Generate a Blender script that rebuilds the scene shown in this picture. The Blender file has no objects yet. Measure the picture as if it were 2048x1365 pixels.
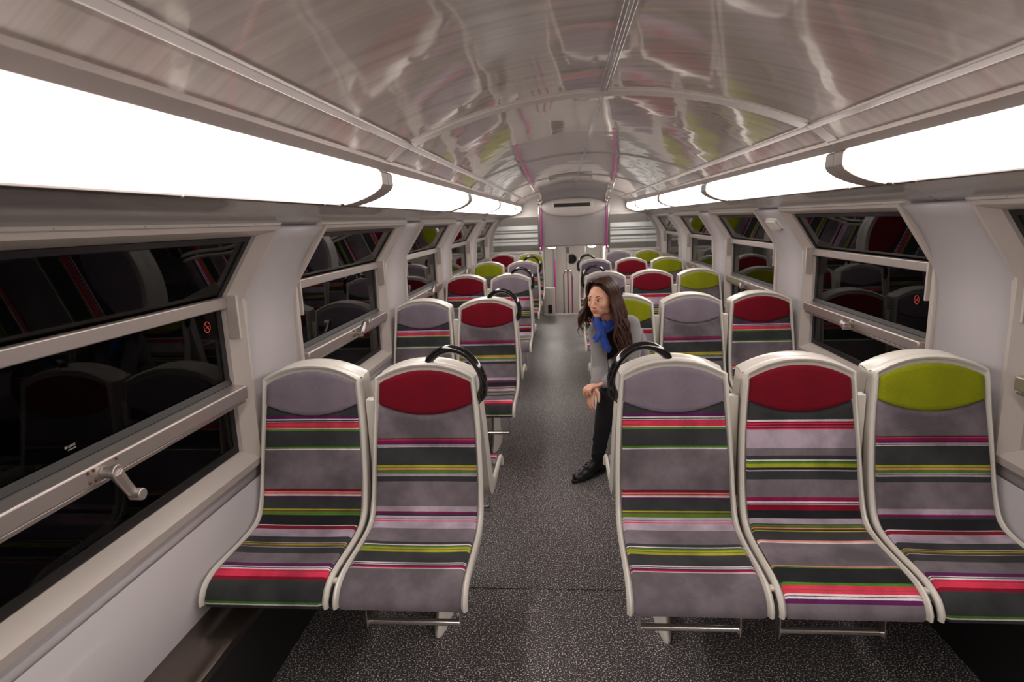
import bpy, bmesh, math, random
from mathutils import Vector, Matrix
random.seed(7)
C = bpy.context.scene.collection
scene = bpy.context.scene

# ------------------------------------------------------------------ camera, world, exposure
cd = bpy.data.cameras.new('camera'); cam = bpy.data.objects.new('camera', cd); C.objects.link(cam)
R_ = Vector((0.99585, 0.083745, -0.035568)); U_ = Vector((0.018517, 0.1962, 0.980389)); F_ = Vector((-0.089081, 0.976981, -0.193835))
cam.matrix_world = Matrix(((R_.x, U_.x, -F_.x, -0.158), (R_.y, U_.y, -F_.y, 0.0), (R_.z, U_.z, -F_.z, 1.65), (0, 0, 0, 1)))
cd.sensor_width = 36; cd.lens = 1221.2 / 2048 * 36; cd.clip_start = 0.02
cd.dof.use_dof = True; cd.dof.focus_distance = 2.35; cd.dof.aperture_fstop = 4.5
scene.camera = cam
w = bpy.data.worlds.new('night'); scene.world = w; w.use_nodes = True
w.node_tree.nodes['Background'].inputs[0].default_value = (0.004, 0.003, 0.003, 1)
w.node_tree.nodes['Background'].inputs[1].default_value = 0.3
scene.view_settings.view_transform = 'Standard'; scene.view_settings.look = 'None'
scene.view_settings.gamma = 1; scene.view_settings.use_curve_mapping = False
scene.view_settings.exposure = 0.82
LIGHT_STRENGTH = 5.2
P = 1.972                      # pitch of the seat rows
ROWS = [2.31, 4.31, 6.28, 8.25, 10.2]

# ------------------------------------------------------------------ materials
def srgb(r, g, b):
    f = lambda c: (c / 255 / 12.92) if c / 255 <= 0.04045 else ((c / 255 + 0.055) / 1.055) ** 2.4
    return (f(r), f(g), f(b), 1)
class NT:
    def __init__(s, name):
        s.m = bpy.data.materials.new(name); s.m.use_nodes = True; s.t = s.m.node_tree; s.b = s.t.nodes['Principled BSDF']
    def n(s, typ, **k):
        x = s.t.nodes.new(typ)
        for a, v in k.items():
            if a.startswith('_'): x.inputs[int(a[1:])].default_value = v
            else: setattr(x, a, v)
        return x
    def l(s, a, b): s.t.links.new(a, b)
def mat(name, col, rough=0.5, metal=0.0, coat=0.0, sheen=0.0, spec=0.5, var=0.0, vscale=6, bump=0.0, bscale=200):
    q = NT(name); b = q.b
    b.inputs['Base Color'].default_value = col; b.inputs['Roughness'].default_value = rough; b.inputs['Metallic'].default_value = metal
    b.inputs['Coat Weight'].default_value = coat; b.inputs['Coat Roughness'].default_value = 0.06
    b.inputs['Sheen Weight'].default_value = sheen; b.inputs['Specular IOR Level'].default_value = spec
    if var or bump:
        tc = q.n('ShaderNodeTexCoord')
    if var:
        nz = q.n('ShaderNodeTexNoise'); nz.inputs['Scale'].default_value = vscale; nz.inputs['Detail'].default_value = 4
        q.l(tc.outputs['Object'], nz.inputs['Vector'])
        mr = q.n('ShaderNodeMapRange'); mr.inputs[3].default_value = 1 - var; mr.inputs[4].default_value = 1 + var
        q.l(nz.outputs[0], mr.inputs[0])
        mx = q.n('ShaderNodeVectorMath', operation='SCALE'); mx.inputs[0].default_value = col[:3]
        q.l(mr.outputs[0], mx.inputs['Scale']); q.l(mx.outputs[0], b.inputs['Base Color'])
    if bump:
        n2 = q.n('ShaderNodeTexNoise'); n2.inputs['Scale'].default_value = bscale; q.l(tc.outputs['Object'], n2.inputs['Vector'])
        bp = q.n('ShaderNodeBump'); bp.inputs['Strength'].default_value = bump; bp.inputs['Distance'].default_value = 0.002
        q.l(n2.outputs[0], bp.inputs['Height']); q.l(bp.outputs[0], b.inputs['Normal'])
    return q.m
M = {}
M['shell'] = mat('shell_plastic', srgb(214, 208, 198), 0.34, var=0.03, vscale=9, coat=0.15)
M['wall'] = mat('wall_panel', srgb(182, 176, 177), 0.45, var=0.03, vscale=2.5, coat=0.08)
M['cove'] = mat('cove_panel', srgb(150, 144, 142), 0.16, var=0.04, vscale=2.5, coat=0.5)
M['frame'] = mat('window_frame_paint', srgb(186, 176, 168), 0.36, var=0.03, vscale=5, coat=0.15)
M['alu'] = mat('brushed_aluminium', srgb(190, 180, 174), 0.33, metal=0.75, var=0.06, vscale=14)
M['rail'] = mat('rail_aluminium', srgb(200, 192, 186), 0.3, metal=0.35, var=0.04, vscale=10)
M['steel'] = mat('polished_steel', srgb(205, 200, 195), 0.14, metal=1.0)
M['darkmetal'] = mat('dark_metal', srgb(92, 84, 80), 0.35, metal=0.6, var=0.05)
M['boxtop'] = mat('heater_top_metal', srgb(112, 102, 96), 0.22, metal=0.95, var=0.12, vscale=4)
M['black'] = mat('black_panel', srgb(26, 24, 24), 0.5)
M['rubber'] = mat('black_rubber', srgb(22, 20, 20), 0.45)
M['gloss'] = mat('glossy_black_plastic', srgb(14, 13, 13), 0.12, coat=0.7)
M['pink'] = mat('magenta_paint', srgb(158, 50, 118), 0.3, coat=0.3)
M['screw'] = mat('screw_dark', srgb(60, 50, 46), 0.4, metal=0.7)
M['rust'] = mat('rusty_screw', srgb(96, 62, 34), 0.6, metal=0.3, var=0.4, vscale=90)
M['white'] = mat('white_panel', srgb(205, 198, 192), 0.35, coat=0.2)
M['endgrey'] = mat('end_panel_grey', srgb(150, 142, 142), 0.16, coat=0.6)
M['door'] = mat('door_grey', srgb(196, 188, 182), 0.3, coat=0.2, var=0.05)
M['darkgrey'] = mat('dark_grey_panel', srgb(110, 106, 106), 0.3, coat=0.2)
M['cap'] = mat('lamp_joint_cap', srgb(150, 140, 134), 0.45, coat=0.1)
def emis(name, col, s):
    q = NT(name); q.b.inputs['Base Color'].default_value = (0.8, 0.8, 0.8, 1)
    q.b.inputs['Emission Color'].default_value = col; q.b.inputs['Emission Strength'].default_value = s
    q.b.inputs['Roughness'].default_value = 0.3
    return q.m
M['tube'] = emis('lit_diffuser', (1.0, 0.925, 0.885, 1), LIGHT_STRENGTH)
M['lamp'] = emis('lit_downlight', (1.0, 0.95, 0.88, 1), 45)
# glass
def glass(name, tint, rough=0.0, ior=1.5):
    q = NT(name); b = q.b
    b.inputs['Base Color'].default_value = tint; b.inputs['Roughness'].default_value = rough
    b.inputs['Transmission Weight'].default_value = 1; b.inputs['IOR'].default_value = ior
    return q.m
M['glass'] = glass('tinted_window_glass', (0.25, 0.25, 0.25, 1), 0.0, 1.17)
M['clear'] = glass('clear_partition_glass', (0.86, 0.9, 0.88, 1), 0.0, 1.4)
q = NT('frosted_band'); q.b.inputs['Base Color'].default_value = srgb(236, 240, 237); q.b.inputs['Roughness'].default_value = 0.4
q.b.inputs['Transmission Weight'].default_value = 0.25
M['frost'] = q.m
# floor : dark vinyl with pale flecks
q = NT('speckled_vinyl'); tc = q.n('ShaderNodeTexCoord')
n1 = q.n('ShaderNodeTexNoise'); n1.inputs['Scale'].default_value = 150; n1.inputs['Detail'].default_value = 2.0; n1.inputs['Roughness'].default_value = 0.7
n2 = q.n('ShaderNodeTexNoise'); n2.inputs['Scale'].default_value = 2.2; n2.inputs['Detail'].default_value = 4
q.l(tc.outputs['Object'], n1.inputs['Vector']); q.l(tc.outputs['Object'], n2.inputs['Vector'])
r = q.n('ShaderNodeValToRGB'); r.color_ramp.elements[0].position = 0.55; r.color_ramp.elements[0].color = srgb(56, 53, 55)
r.color_ramp.elements[1].position = 0.600; r.color_ramp.elements[1].color = srgb(236, 226, 220)
e = r.color_ramp.elements.new(0.572); e.color = srgb(104, 98, 98)
q.l(n1.outputs[0], r.inputs[0])
mr = q.n('ShaderNodeMapRange'); mr.inputs[3].default_value = 0.30; mr.inputs[4].default_value = 0.46
q.l(n2.outputs[0], mr.inputs[0]); q.l(mr.outputs[0], q.b.inputs['Roughness'])
q.l(r.outputs[0], q.b.inputs['Base Color'])
bp = q.n('ShaderNodeBump'); bp.inputs['Strength'].default_value = 0.25; bp.inputs['Distance'].default_value = 0.001
q.l(n1.outputs[0], bp.inputs['Height']); q.l(bp.outputs[0], q.b.inputs['Normal'])
M['floor'] = q.m
# ceiling : glossy laminate with fine crosswise streaks
q = NT('glossy_ceiling_laminate'); tc = q.n('ShaderNodeTexCoord'); mp = q.n('ShaderNodeMapping'); mp.inputs['Scale'].default_value = (0.35, 26, 0.35)
q.l(tc.outputs['Object'], mp.inputs[0])
n1 = q.n('ShaderNodeTexNoise'); n1.inputs['Scale'].default_value = 1.0; n1.inputs['Detail'].default_value = 5; n1.inputs['Roughness'].default_value = 0.62
q.l(mp.outputs[0], n1.inputs['Vector'])
r = q.n('ShaderNodeValToRGB'); r.color_ramp.elements[0].position = 0.3; r.color_ramp.elements[0].color = srgb(172, 160, 153)
r.color_ramp.elements[1].position = 0.72; r.color_ramp.elements[1].color = srgb(200, 188, 181)
q.l(n1.outputs[0], r.inputs[0]); q.l(r.outputs[0], q.b.inputs['Base Color'])
n2 = q.n('ShaderNodeTexNoise'); n2.inputs['Scale'].default_value = 3.2; n2.inputs['Detail'].default_value = 1.5; q.l(tc.outputs['Object'], n2.inputs['Vector'])
bp = q.n('ShaderNodeBump'); bp.inputs['Strength'].default_value = 1.0; bp.inputs['Distance'].default_value = 0.0022
q.l(n2.outputs[0], bp.inputs['Height']); q.l(bp.outputs[0], q.b.inputs['Normal']); q.l(bp.outputs[0], q.b.inputs['Coat Normal'])
q.b.inputs['Roughness'].default_value = 0.13; q.b.inputs['Metallic'].default_value = 0.12; q.b.inputs['Coat Weight'].default_value = 0.8; q.b.inputs['Coat Roughness'].default_value = 0.03
q.b.inputs['Coat IOR'].default_value = 1.6
M['ceiling'] = q.m

COL = dict(grey=srgb(108, 99, 104), dark=srgb(52, 52, 54), lav=srgb(160, 146, 158), white=srgb(205, 194, 196), crimson=srgb(124, 10, 36), pink=srgb(200, 52, 78),
           yellow=srgb(152, 152, 40), olive=srgb(100, 82, 34), green=srgb(70, 116, 36), purple=srgb(84, 28, 78), magenta=srgb(128, 22, 68), salmon=srgb(204, 134, 122), black=srgb(28, 28, 31))
PAT = {
'P1': [(0.0,'dark'),(0.1791,'purple'),(0.1913,'white'),(0.1969,'dark'),(0.2007,'white'),(0.2053,'dark'),(0.2072,'pink'),(0.2184,'olive'),(0.2213,'pink'),(0.2306,'white'),(0.2325,'green'),(0.2399,'dark'),(0.3054,'green'),(0.3128,'white'),(0.3166,'grey'),(0.4743,'dark'),(0.4779,'crimson'),(0.4843,'salmon'),(0.4898,'crimson'),(0.4925,'salmon'),(0.4989,'white'),(0.5034,'purple'),(0.5079,'dark'),(0.5555,'yellow'),(0.56,'dark'),(0.5636,'olive'),(0.5681,'green'),(0.5717,'olive'),(0.5753,'green'),(0.5799,'dark')],
'PB': [(0.5,'lav'),(0.5923,'magenta'),(0.5953,'lav'),(0.6015,'pink'),(0.6069,'lav'),(0.6426,'grey'),(0.7298,'dark'),(0.747,'white'),(0.7533,'dark'),(0.7579,'green'),(0.7672,'yellow'),(0.7795,'olive'),(0.7842,'yellow'),(0.7998,'dark'),(0.8682,'white'),(0.8738,'dark'),(0.878,'white'),(0.8821,'purple'),(0.8904,'magenta'),(0.8972,'pink'),(0.9012,'white'),(0.9052,'grey')],
'P2': [(0.0,'grey'),(0.2724,'dark'),(0.2753,'pink'),(0.2791,'magenta'),(0.2887,'purple'),(0.2974,'lav'),(0.3012,'dark'),(0.3041,'white'),(0.307,'dark'),(0.3791,'yellow'),(0.3877,'olive'),(0.3906,'yellow'),(0.3934,'salmon'),(0.3973,'olive'),(0.4001,'green'),(0.4097,'lav'),(0.4135,'dark'),(0.4164,'lav'),(0.4221,'dark'),(0.445,'grey'),(0.5414,'lav'),(0.5626,'magenta'),(0.5672,'purple'),(0.5737,'dark')],
'PA': [(0.5,'black'),(0.6294,'white'),(0.6332,'crimson'),(0.6397,'dark'),(0.6424,'crimson'),(0.6548,'lav'),(0.7045,'dark'),(0.7443,'white'),(0.7475,'olive'),(0.7554,'yellow'),(0.7617,'olive'),(0.7695,'dark'),(0.7742,'lav'),(0.7789,'dark'),(0.8202,'grey'),(0.8843,'purple'),(0.9035,'white'),(0.9088,'dark'),(0.9127,'white'),(0.9203,'pink'),(0.9264,'magenta'),(0.9288,'pink'),(0.9525,'crimson'),(0.9677,'dark'),(1.0382,'green'),(1.044,'white'),(1.048,'dark')],
'P3': [(0.0,'dark'),(0.2078,'white'),(0.2151,'crimson'),(0.2197,'pink'),(0.2243,'crimson'),(0.2298,'pink'),(0.2353,'dark'),(0.2408,'pink'),(0.2463,'lav'),(0.3152,'grey'),(0.3436,'dark'),(0.3582,'white'),(0.3637,'dark'),(0.3665,'green'),(0.3738,'yellow'),(0.3866,'green'),(0.3902,'black'),(0.3966,'lav'),(0.403,'dark'),(0.4348,'grey'),(0.4997,'magenta'),(0.5157,'white'),(0.5201,'dark'),(0.5228,'lav'),(0.5281,'crimson'),(0.5509,'black')],
'PC': [(0.5,'lav'),(0.6045,'dark'),(0.6087,'green'),(0.6152,'olive'),(0.622,'salmon'),(0.6266,'olive'),(0.6314,'black'),(0.6363,'yellow'),(0.644,'dark'),(0.696,'salmon'),(0.7066,'white'),(0.7127,'grey'),(0.8562,'salmon'),(0.8619,'green'),(0.8702,'black'),(0.9419,'green'),(0.9538,'pink'),(0.9692,'olive'),(0.9727,'pink'),(0.9826,'white'),(0.9889,'black'),(0.9927,'white'),(0.9979,'purple'),(1.0119,'grey')],
}
def fabric(name, bands=None, col=None, v0=0.0, v1=1.08, seed=0.0):
    q = NT(name); b = q.b; tc = q.n('ShaderNodeTexCoord'); uv = q.n('ShaderNodeUVMap'); sp = q.n('ShaderNodeSeparateXYZ')
    q.l(uv.outputs[0], sp.inputs[0])
    if bands:
        mr = q.n('ShaderNodeMapRange'); mr.inputs[1].default_value = v0; mr.inputs[2].default_value = v1
        nz = q.n('ShaderNodeTexNoise'); nz.inputs['Scale'].default_value = 260
        q.l(tc.outputs['Object'], nz.inputs['Vector'])
        ad = q.n('ShaderNodeMath', operation='MULTIPLY_ADD'); ad.inputs[1].default_value = 0.0016
        q.l(nz.outputs[0], ad.inputs[0]); q.l(sp.outputs[1], ad.inputs[2])
        q.l(ad.outputs[0], mr.inputs[0])
        r = q.n('ShaderNodeValToRGB'); cr = r.color_ramp; cr.interpolation = 'CONSTANT'
        bb = [(max(0, (v + 0.0008 - v0) / (v1 - v0)), c) for v, c in bands]
        cr.elements[0].position = 0; cr.elements[0].color = COL[bb[0][1]]
        cr.elements[1].position = bb[1][0]; cr.elements[1].color = COL[bb[1][1]]
        for pp, c in bb[2:]:
            e = cr.elements.new(pp); e.color = COL[c]
        q.l(mr.outputs[0], r.inputs[0]); csock = r.outputs[0]
    else:
        rgb = q.n('ShaderNodeRGB'); rgb.outputs[0].default_value = col; csock = rgb.outputs[0]
    # rubbed, clouded velour
    n1 = q.n('ShaderNodeTexNoise'); n1.inputs['Scale'].default_value = 7; n1.inputs['Detail'].default_value = 3
    mp = q.n('ShaderNodeMapping'); mp.inputs['Location'].default_value = (seed * 3.1, seed * 1.7, seed)
    q.l(tc.outputs['Object'], mp.inputs[0]); q.l(mp.outputs[0], n1.inputs['Vector'])
    mr2 = q.n('ShaderNodeMapRange'); mr2.inputs[1].default_value = 0.35; mr2.inputs[2].default_value = 0.68
    mr2.inputs[3].default_value = 0.70 if bands else 0.90; mr2.inputs[4].default_value = 1.42 if bands else 1.08
    q.l(n1.outputs[0], mr2.inputs[0])
    mp3 = q.n('ShaderNodeMapping'); mp3.inputs['Scale'].default_value = (60, 900, 1)
    q.l(uv.outputs[0], mp3.inputs[0])
    n3 = q.n('ShaderNodeTexNoise'); n3.inputs['Scale'].default_value = 1; n3.inputs['Detail'].default_value = 2; q.l(mp3.outputs[0], n3.inputs['Vector'])
    mr3 = q.n('ShaderNodeMapRange'); mr3.inputs[3].default_value = 0.72; mr3.inputs[4].default_value = 1.28; q.l(n3.outputs[0], mr3.inputs[0])
    mu = q.n('ShaderNodeMath', operation='MULTIPLY'); q.l(mr2.outputs[0], mu.inputs[0]); q.l(mr3.outputs[0], mu.inputs[1])
    sc = q.n('ShaderNodeVectorMath', operation='SCALE'); q.l(csock, sc.inputs[0]); q.l(mu.outputs[0], sc.inputs['Scale'])
    q.l(sc.outputs[0], b.inputs['Base Color'])
    b.inputs['Roughness'].default_value = 0.85; b.inputs['Sheen Weight'].default_value = 0.12; b.inputs['Sheen Roughness'].default_value = 0.4
    b.inputs['Specular IOR Level'].default_value = 0.2
    bp = q.n('ShaderNodeBump'); bp.inputs['Strength'].default_value = 0.3; bp.inputs['Distance'].default_value = 0.001
    q.l(n3.outputs[0], bp.inputs['Height']); q.l(bp.outputs[0], b.inputs['Normal'])
    return q.m
for i, k in enumerate(('P1', 'P2', 'P3')): M[k] = fabric('striped_back_fabric_' + k, PAT[k], None, 0.0, 0.66, i)
for i, k in enumerate(('PA', 'PB', 'PC')): M[k] = fabric('striped_seat_fabric_' + k, PAT[k], None, 0.5, 1.08, i + 4)
M['h_grey'] = fabric('lavender_grey_headrest', None, srgb(128, 117, 127)); M['h_crimson'] = fabric('crimson_headrest', None, srgb(112, 5, 26))
M['h_lime'] = fabric('lime_headrest', None, srgb(136, 142, 14)); M['h_violet'] = fabric('violet_headrest', None, srgb(98, 86, 106))

# ------------------------------------------------------------------ mesh helpers
class MB:
    def __init__(s): s.v = []; s.f = []; s.uv = {}
    def grid(s, pts, closeu=False, flip=False, uv=None):
        b = len(s.v); nr = len(pts); nc = len(pts[0])
        for row in pts:
            for p_ in row: s.v.append(tuple(p_))
        if uv:
            for i in range(nr):
                for j in range(nc): s.uv[b + i * nc + j] = uv[i][j]
        for i in range(nr - 1):
            for j in range(nc if closeu else nc - 1):
                j2 = (j + 1) % nc
                q_ = (b + i * nc + j, b + i * nc + j2, b + (i + 1) * nc + j2, b + (i + 1) * nc + j)
                s.f.append(q_[::-1] if flip else q_)
        return b
    def box(s, x0, x1, y0, y1, z0, z1):
        b = len(s.v)
        for z in (z0, z1):
            for x, y in ((x0, y0), (x1, y0), (x1, y1), (x0, y1)): s.v.append((x, y, z))
        for q_ in ((0, 3, 2, 1), (4, 5, 6, 7), (0, 1, 5, 4), (1, 2, 6, 5), (2, 3, 7, 6), (3, 0, 4, 7)): s.f.append(tuple(b + i for i in q_))
    def prism(s, poly, y0, y1, axis='y'):
        # polygon in (x,z) pushed along y
        b = len(s.v); n = len(poly)
        for y in (y0, y1):
            for x, z in poly: s.v.append((x, y, z) if axis == 'y' else (y, x, z) if axis == 'x' else (x, z, y))
        for i in range(n):
            j = (i + 1) % n; s.f.append((b + i, b + j, b + n + j, b + n + i))
        s.f.append(tuple(b + i for i in range(n))[::-1]); s.f.append(tuple(b + n + i for i in range(n)))
    def tube(s, path, r, n=12, cap=True, sq=None):
        path = [Vector(p_) for p_ in path]; m = len(path)
        rad = r if isinstance(r, (list, tuple)) else [r] * m
        up = None; rows = []
        for i in range(m):
            t = (path[min(i + 1, m - 1)] - path[max(i - 1, 0)]).normalized()
            if up is None:
                up = Vector((0, 0, 1)) if abs(t.z) < 0.9 else Vector((1, 0, 0))
            up = (up - t * up.dot(t)).normalized(); sd = t.cross(up)
            k = (sq or (1, 1))
            rows.append([path[i] + (up * math.cos(2 * math.pi * a / n) * k[0] + sd * math.sin(2 * math.pi * a / n) * k[1]) * rad[i] for a in range(n)])
        b = s.grid(rows, closeu=True)
        if cap:
            s.f.append(tuple(b + i for i in range(n))[::-1]); s.f.append(tuple(b + (m - 1) * n + i for i in range(n)))
    def ball(s, c, r, seg=16, rings=10, rot=None):
        c = Vector(c); r = Vector(r) if isinstance(r, (tuple, list)) else Vector((r, r, r)); b = len(s.v)
        def T(p_):
            p_ = Vector((p_[0] * r.x, p_[1] * r.y, p_[2] * r.z))
            if rot is not None: p_ = rot @ p_
            return tuple(c + p_)
        s.v.append(T((0, 0, 1)))
        for i in range(1, rings):
            a = math.pi * i / rings
            for j in range(seg):
                t = 2 * math.pi * j / seg; s.v.append(T((math.sin(a) * math.cos(t), math.sin(a) * math.sin(t), math.cos(a))))
        s.v.append(T((0, 0, -1))); e = len(s.v) - 1
        for j in range(seg):
            j2 = (j + 1) % seg; s.f.append((b, b + 1 + j, b + 1 + j2)); s.f.append((e, b + 1 + (rings - 2) * seg + j2, b + 1 + (rings - 2) * seg + j))
            for i in range(rings - 2):
                s.f.append((b + 1 + i * seg + j, b + 1 + (i + 1) * seg + j, b + 1 + (i + 1) * seg + j2, b + 1 + i * seg + j2))
    def disc(s, c, nrm, r, h, n=16):
        c = Vector(c); nrm = Vector(nrm).normalized(); s.tube([c, c + nrm * h], r, n)
    def xf(s, f): s.v = [tuple(f(Vector(p_))) for p_ in s.v]; return s
    def build(s, name, m, parent=None, smooth=40, bevel=0, loc=None):
        me = bpy.data.meshes.new(name); me.from_pydata(s.v, [], s.f); me.update()
        if s.uv:
            u = me.uv_layers.new(name='UVMap')
            for lp in me.loops: u.data[lp.index].uv = s.uv.get(lp.vertex_index, (0, 0))
        bm = bmesh.new(); bm.from_mesh(me); bmesh.ops.recalc_face_normals(bm, faces=bm.faces); bm.to_mesh(me); bm.free()
        if m: me.materials.append(m)
        if smooth:
            for p_ in me.polygons: p_.use_smooth = True
            me.set_sharp_from_angle(angle=math.radians(smooth))
        o = bpy.data.objects.new(name, me); C.objects.link(o)
        if parent: o.parent = parent
        if loc: o.location = loc
        if bevel:
            b = o.modifiers.new('bevel', 'BEVEL'); b.width = bevel; b.segments = 2; b.limit_method = 'ANGLE'; b.angle_limit = math.radians(40)
        return o
def tag(o, label=None, cat=None, group=None, kind=None):
    if label: o['label'] = label
    if cat: o['category'] = cat
    if group: o['group'] = group
    if kind: o['kind'] = kind
    return o
def empty(name, loc=(0, 0, 0), rz=0):
    o = bpy.data.objects.new(name, None); C.objects.link(o); o.location = loc; o.rotation_euler.z = rz; o.empty_display_size = 0.1; return o
def struct(o, label=None):
    o['kind'] = 'structure'
    if label: o['label'] = label
    return o
def copy_tree(o, parent=None):
    c = o.copy(); C.objects.link(c); c.parent = parent
    for ch in [x for x in bpy.data.objects if x.parent == o]: copy_tree(ch, c)
    return c
def catmull(Pn, n=10):
    Pn = [Vector(p_) for p_ in Pn]; Pn = [2 * Pn[0] - Pn[1]] + Pn + [2 * Pn[-1] - Pn[-2]]; o = []
    for i in range(1, len(Pn) - 2):
        a, b, c, d = Pn[i - 1:i + 3]
        for k in range(n):
            t = k / n; o.append(0.5 * ((2 * b) + (c - a) * t + (2 * a - 5 * b + 4 * c - d) * t * t + (3 * b - a - 3 * c + d) * t ** 3))
    o.append(Pn[-2]); return o

_scr = {}
def screws(parent, pts, r, m_, name='screw'):
    if (r, m_.name) not in _scr:
        mb = MB(); mb.ball((0, 0, 0), r, 8, 6); o = mb.build(name, m_, smooth=60); _scr[(r, m_.name)] = o.data; bpy.data.objects.remove(o)
    for p_ in pts:
        o = bpy.data.objects.new(name, _scr[(r, m_.name)]); C.objects.link(o); o.parent = parent; o.location = p_
Y0, Y1 = -2.3, 10.62          # ends of the saloon
# ------------------------------------------------------------------ section of the coach
def x_wall(z):                 # inner face of the side wall, curving in above shoulder height
    if z <= 1.25: return 1.458
    t = (z - 1.25) / (1.665 - 1.25)
    return 1.458 - 0.182 * t ** 2.0
def x_face(z):                 # faceted window frame
    return 1.432 if z <= 1.385 else 1.432 - (z - 1.385) * 0.655
RC = 1.92; CZ = 2.126 - RC
def z_ceil(x): return CZ + math.sqrt(RC * RC - x * x)
# floor
mb = MB(); mb.box(-1.5, 1.5, Y0, 2.498, -0.05, 0); mb.box(-1.5, 1.5, 2.506, 10.66, -0.05, 0); mb.box(-1.5, 1.5, 2.498, 2.506, -0.05, -0.004)
struct(mb.build('floor', M['floor'], smooth=0), 'dark speckled vinyl floor of the aisle')
mb = MB(); mb.box(-0.56, 0.56, 10.6, 10.68, -0.03, 0.008); struct(mb.build('trim_1', M['rail'], bevel=0.004), 'pale nosing at the end of the aisle floor')
# ceiling: vault + side panels
mb = MB(); N_ = 28; xs = [-0.776 + 1.552 * i / N_ for i in range(N_ + 1)]
prof = [(x, z_ceil(x)) for x in xs]
prof = [(-0.9, 1.884), (-0.85, 1.922), (-0.785, 1.972)] + prof + [(0.785, 1.972), (0.85, 1.922), (0.9, 1.884)]
ys = [Y0 + (Y1 - Y0) * i / 40 for i in range(41)]
mb.grid([[(x, y, z) for x, z in prof] for y in ys])
mb.grid([[(x, y, z + 0.03) for x, z in prof] for y in ys], flip=True)
struct(mb.build('ceiling', M['ceiling'], smooth=60), 'glossy vaulted ceiling laminate')
# long rails
JY = [0.28 - 2.25, 0.28, 2.53, 4.78, 7.03, 9.28, Y1]
n_trim = 2
for sg in (-1, 1):
    mb = MB(); ye = [Y0] + [j for j in JY if Y0 < j < Y1] + [Y1]
    for a, b in zip(ye[:-1], ye[1:]):
        mb.prism([(sg * 0.764, 1.960), (sg * 0.786, 1.949), (sg * 0.790, 1.957), (sg * 0.792, 1.972), (sg * 0.766, 1.985)], a + 0.002, b - 0.002)
    struct(mb.build('trim_%d' % n_trim, M['rail'], bevel=0.002, smooth=30), 'long aluminium ceiling rail on the %s' % ('left' if sg < 0 else 'right')); n_trim += 1
# crosswise arches and centre strip
for k, j in enumerate([0.28, 2.53, 4.78, 7.03, 9.28]):
    wdt = 0.042 if k < 2 else 0.012; dz = 0.008
    mb = MB(); xs = [-0.757 + 1.514 * i / 30 for i in range(31)]
    top = [(x, z_ceil(x) + 0.002) for x in xs]; bot = [(x, z_ceil(x) - dz) for x in xs[::-1]]
    mb.prism(top + bot, j - wdt, j + wdt)
    for sg in (-1, 1):
        xs2 = [sg * x for x in (0.794, 0.84, 0.880)]; zs2 = [1.964, 1.929, 1.898]
        mb.prism([(xs2[0], zs2[0]), (xs2[1], zs2[1]), (xs2[2], zs2[2]), (xs2[2], zs2[2] - 0.006), (xs2[1], zs2[1] - 0.006), (xs2[0], zs2[0] - 0.006)], j - wdt, j + wdt)
    struct(mb.build('trim_%d' % n_trim, M['rail' if k < 2 else 'cove'], smooth=30), 'crosswise joint strip of the ceiling'); n_trim += 1
mb = MB()
for a, b, hw in ((Y0, 0.234, 0.016), (0.326, 2.484, 0.016), (2.576, 4.768, 0.010), (4.792, 7.018, 0.010), (7.042, 9.268, 0.010), (9.292, Y1, 0.010)):
    mb.box(-hw, hw, a, b, 2.119, 2.128)
    mb.box(-hw * 0.35, hw * 0.35, a, b, 2.1165, 2.119)
struct(mb.build('trim_%d' % n_trim, M['cove'], smooth=30, bevel=0.001), 'centre joint strip along the ceiling'); n_trim += 1

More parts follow.
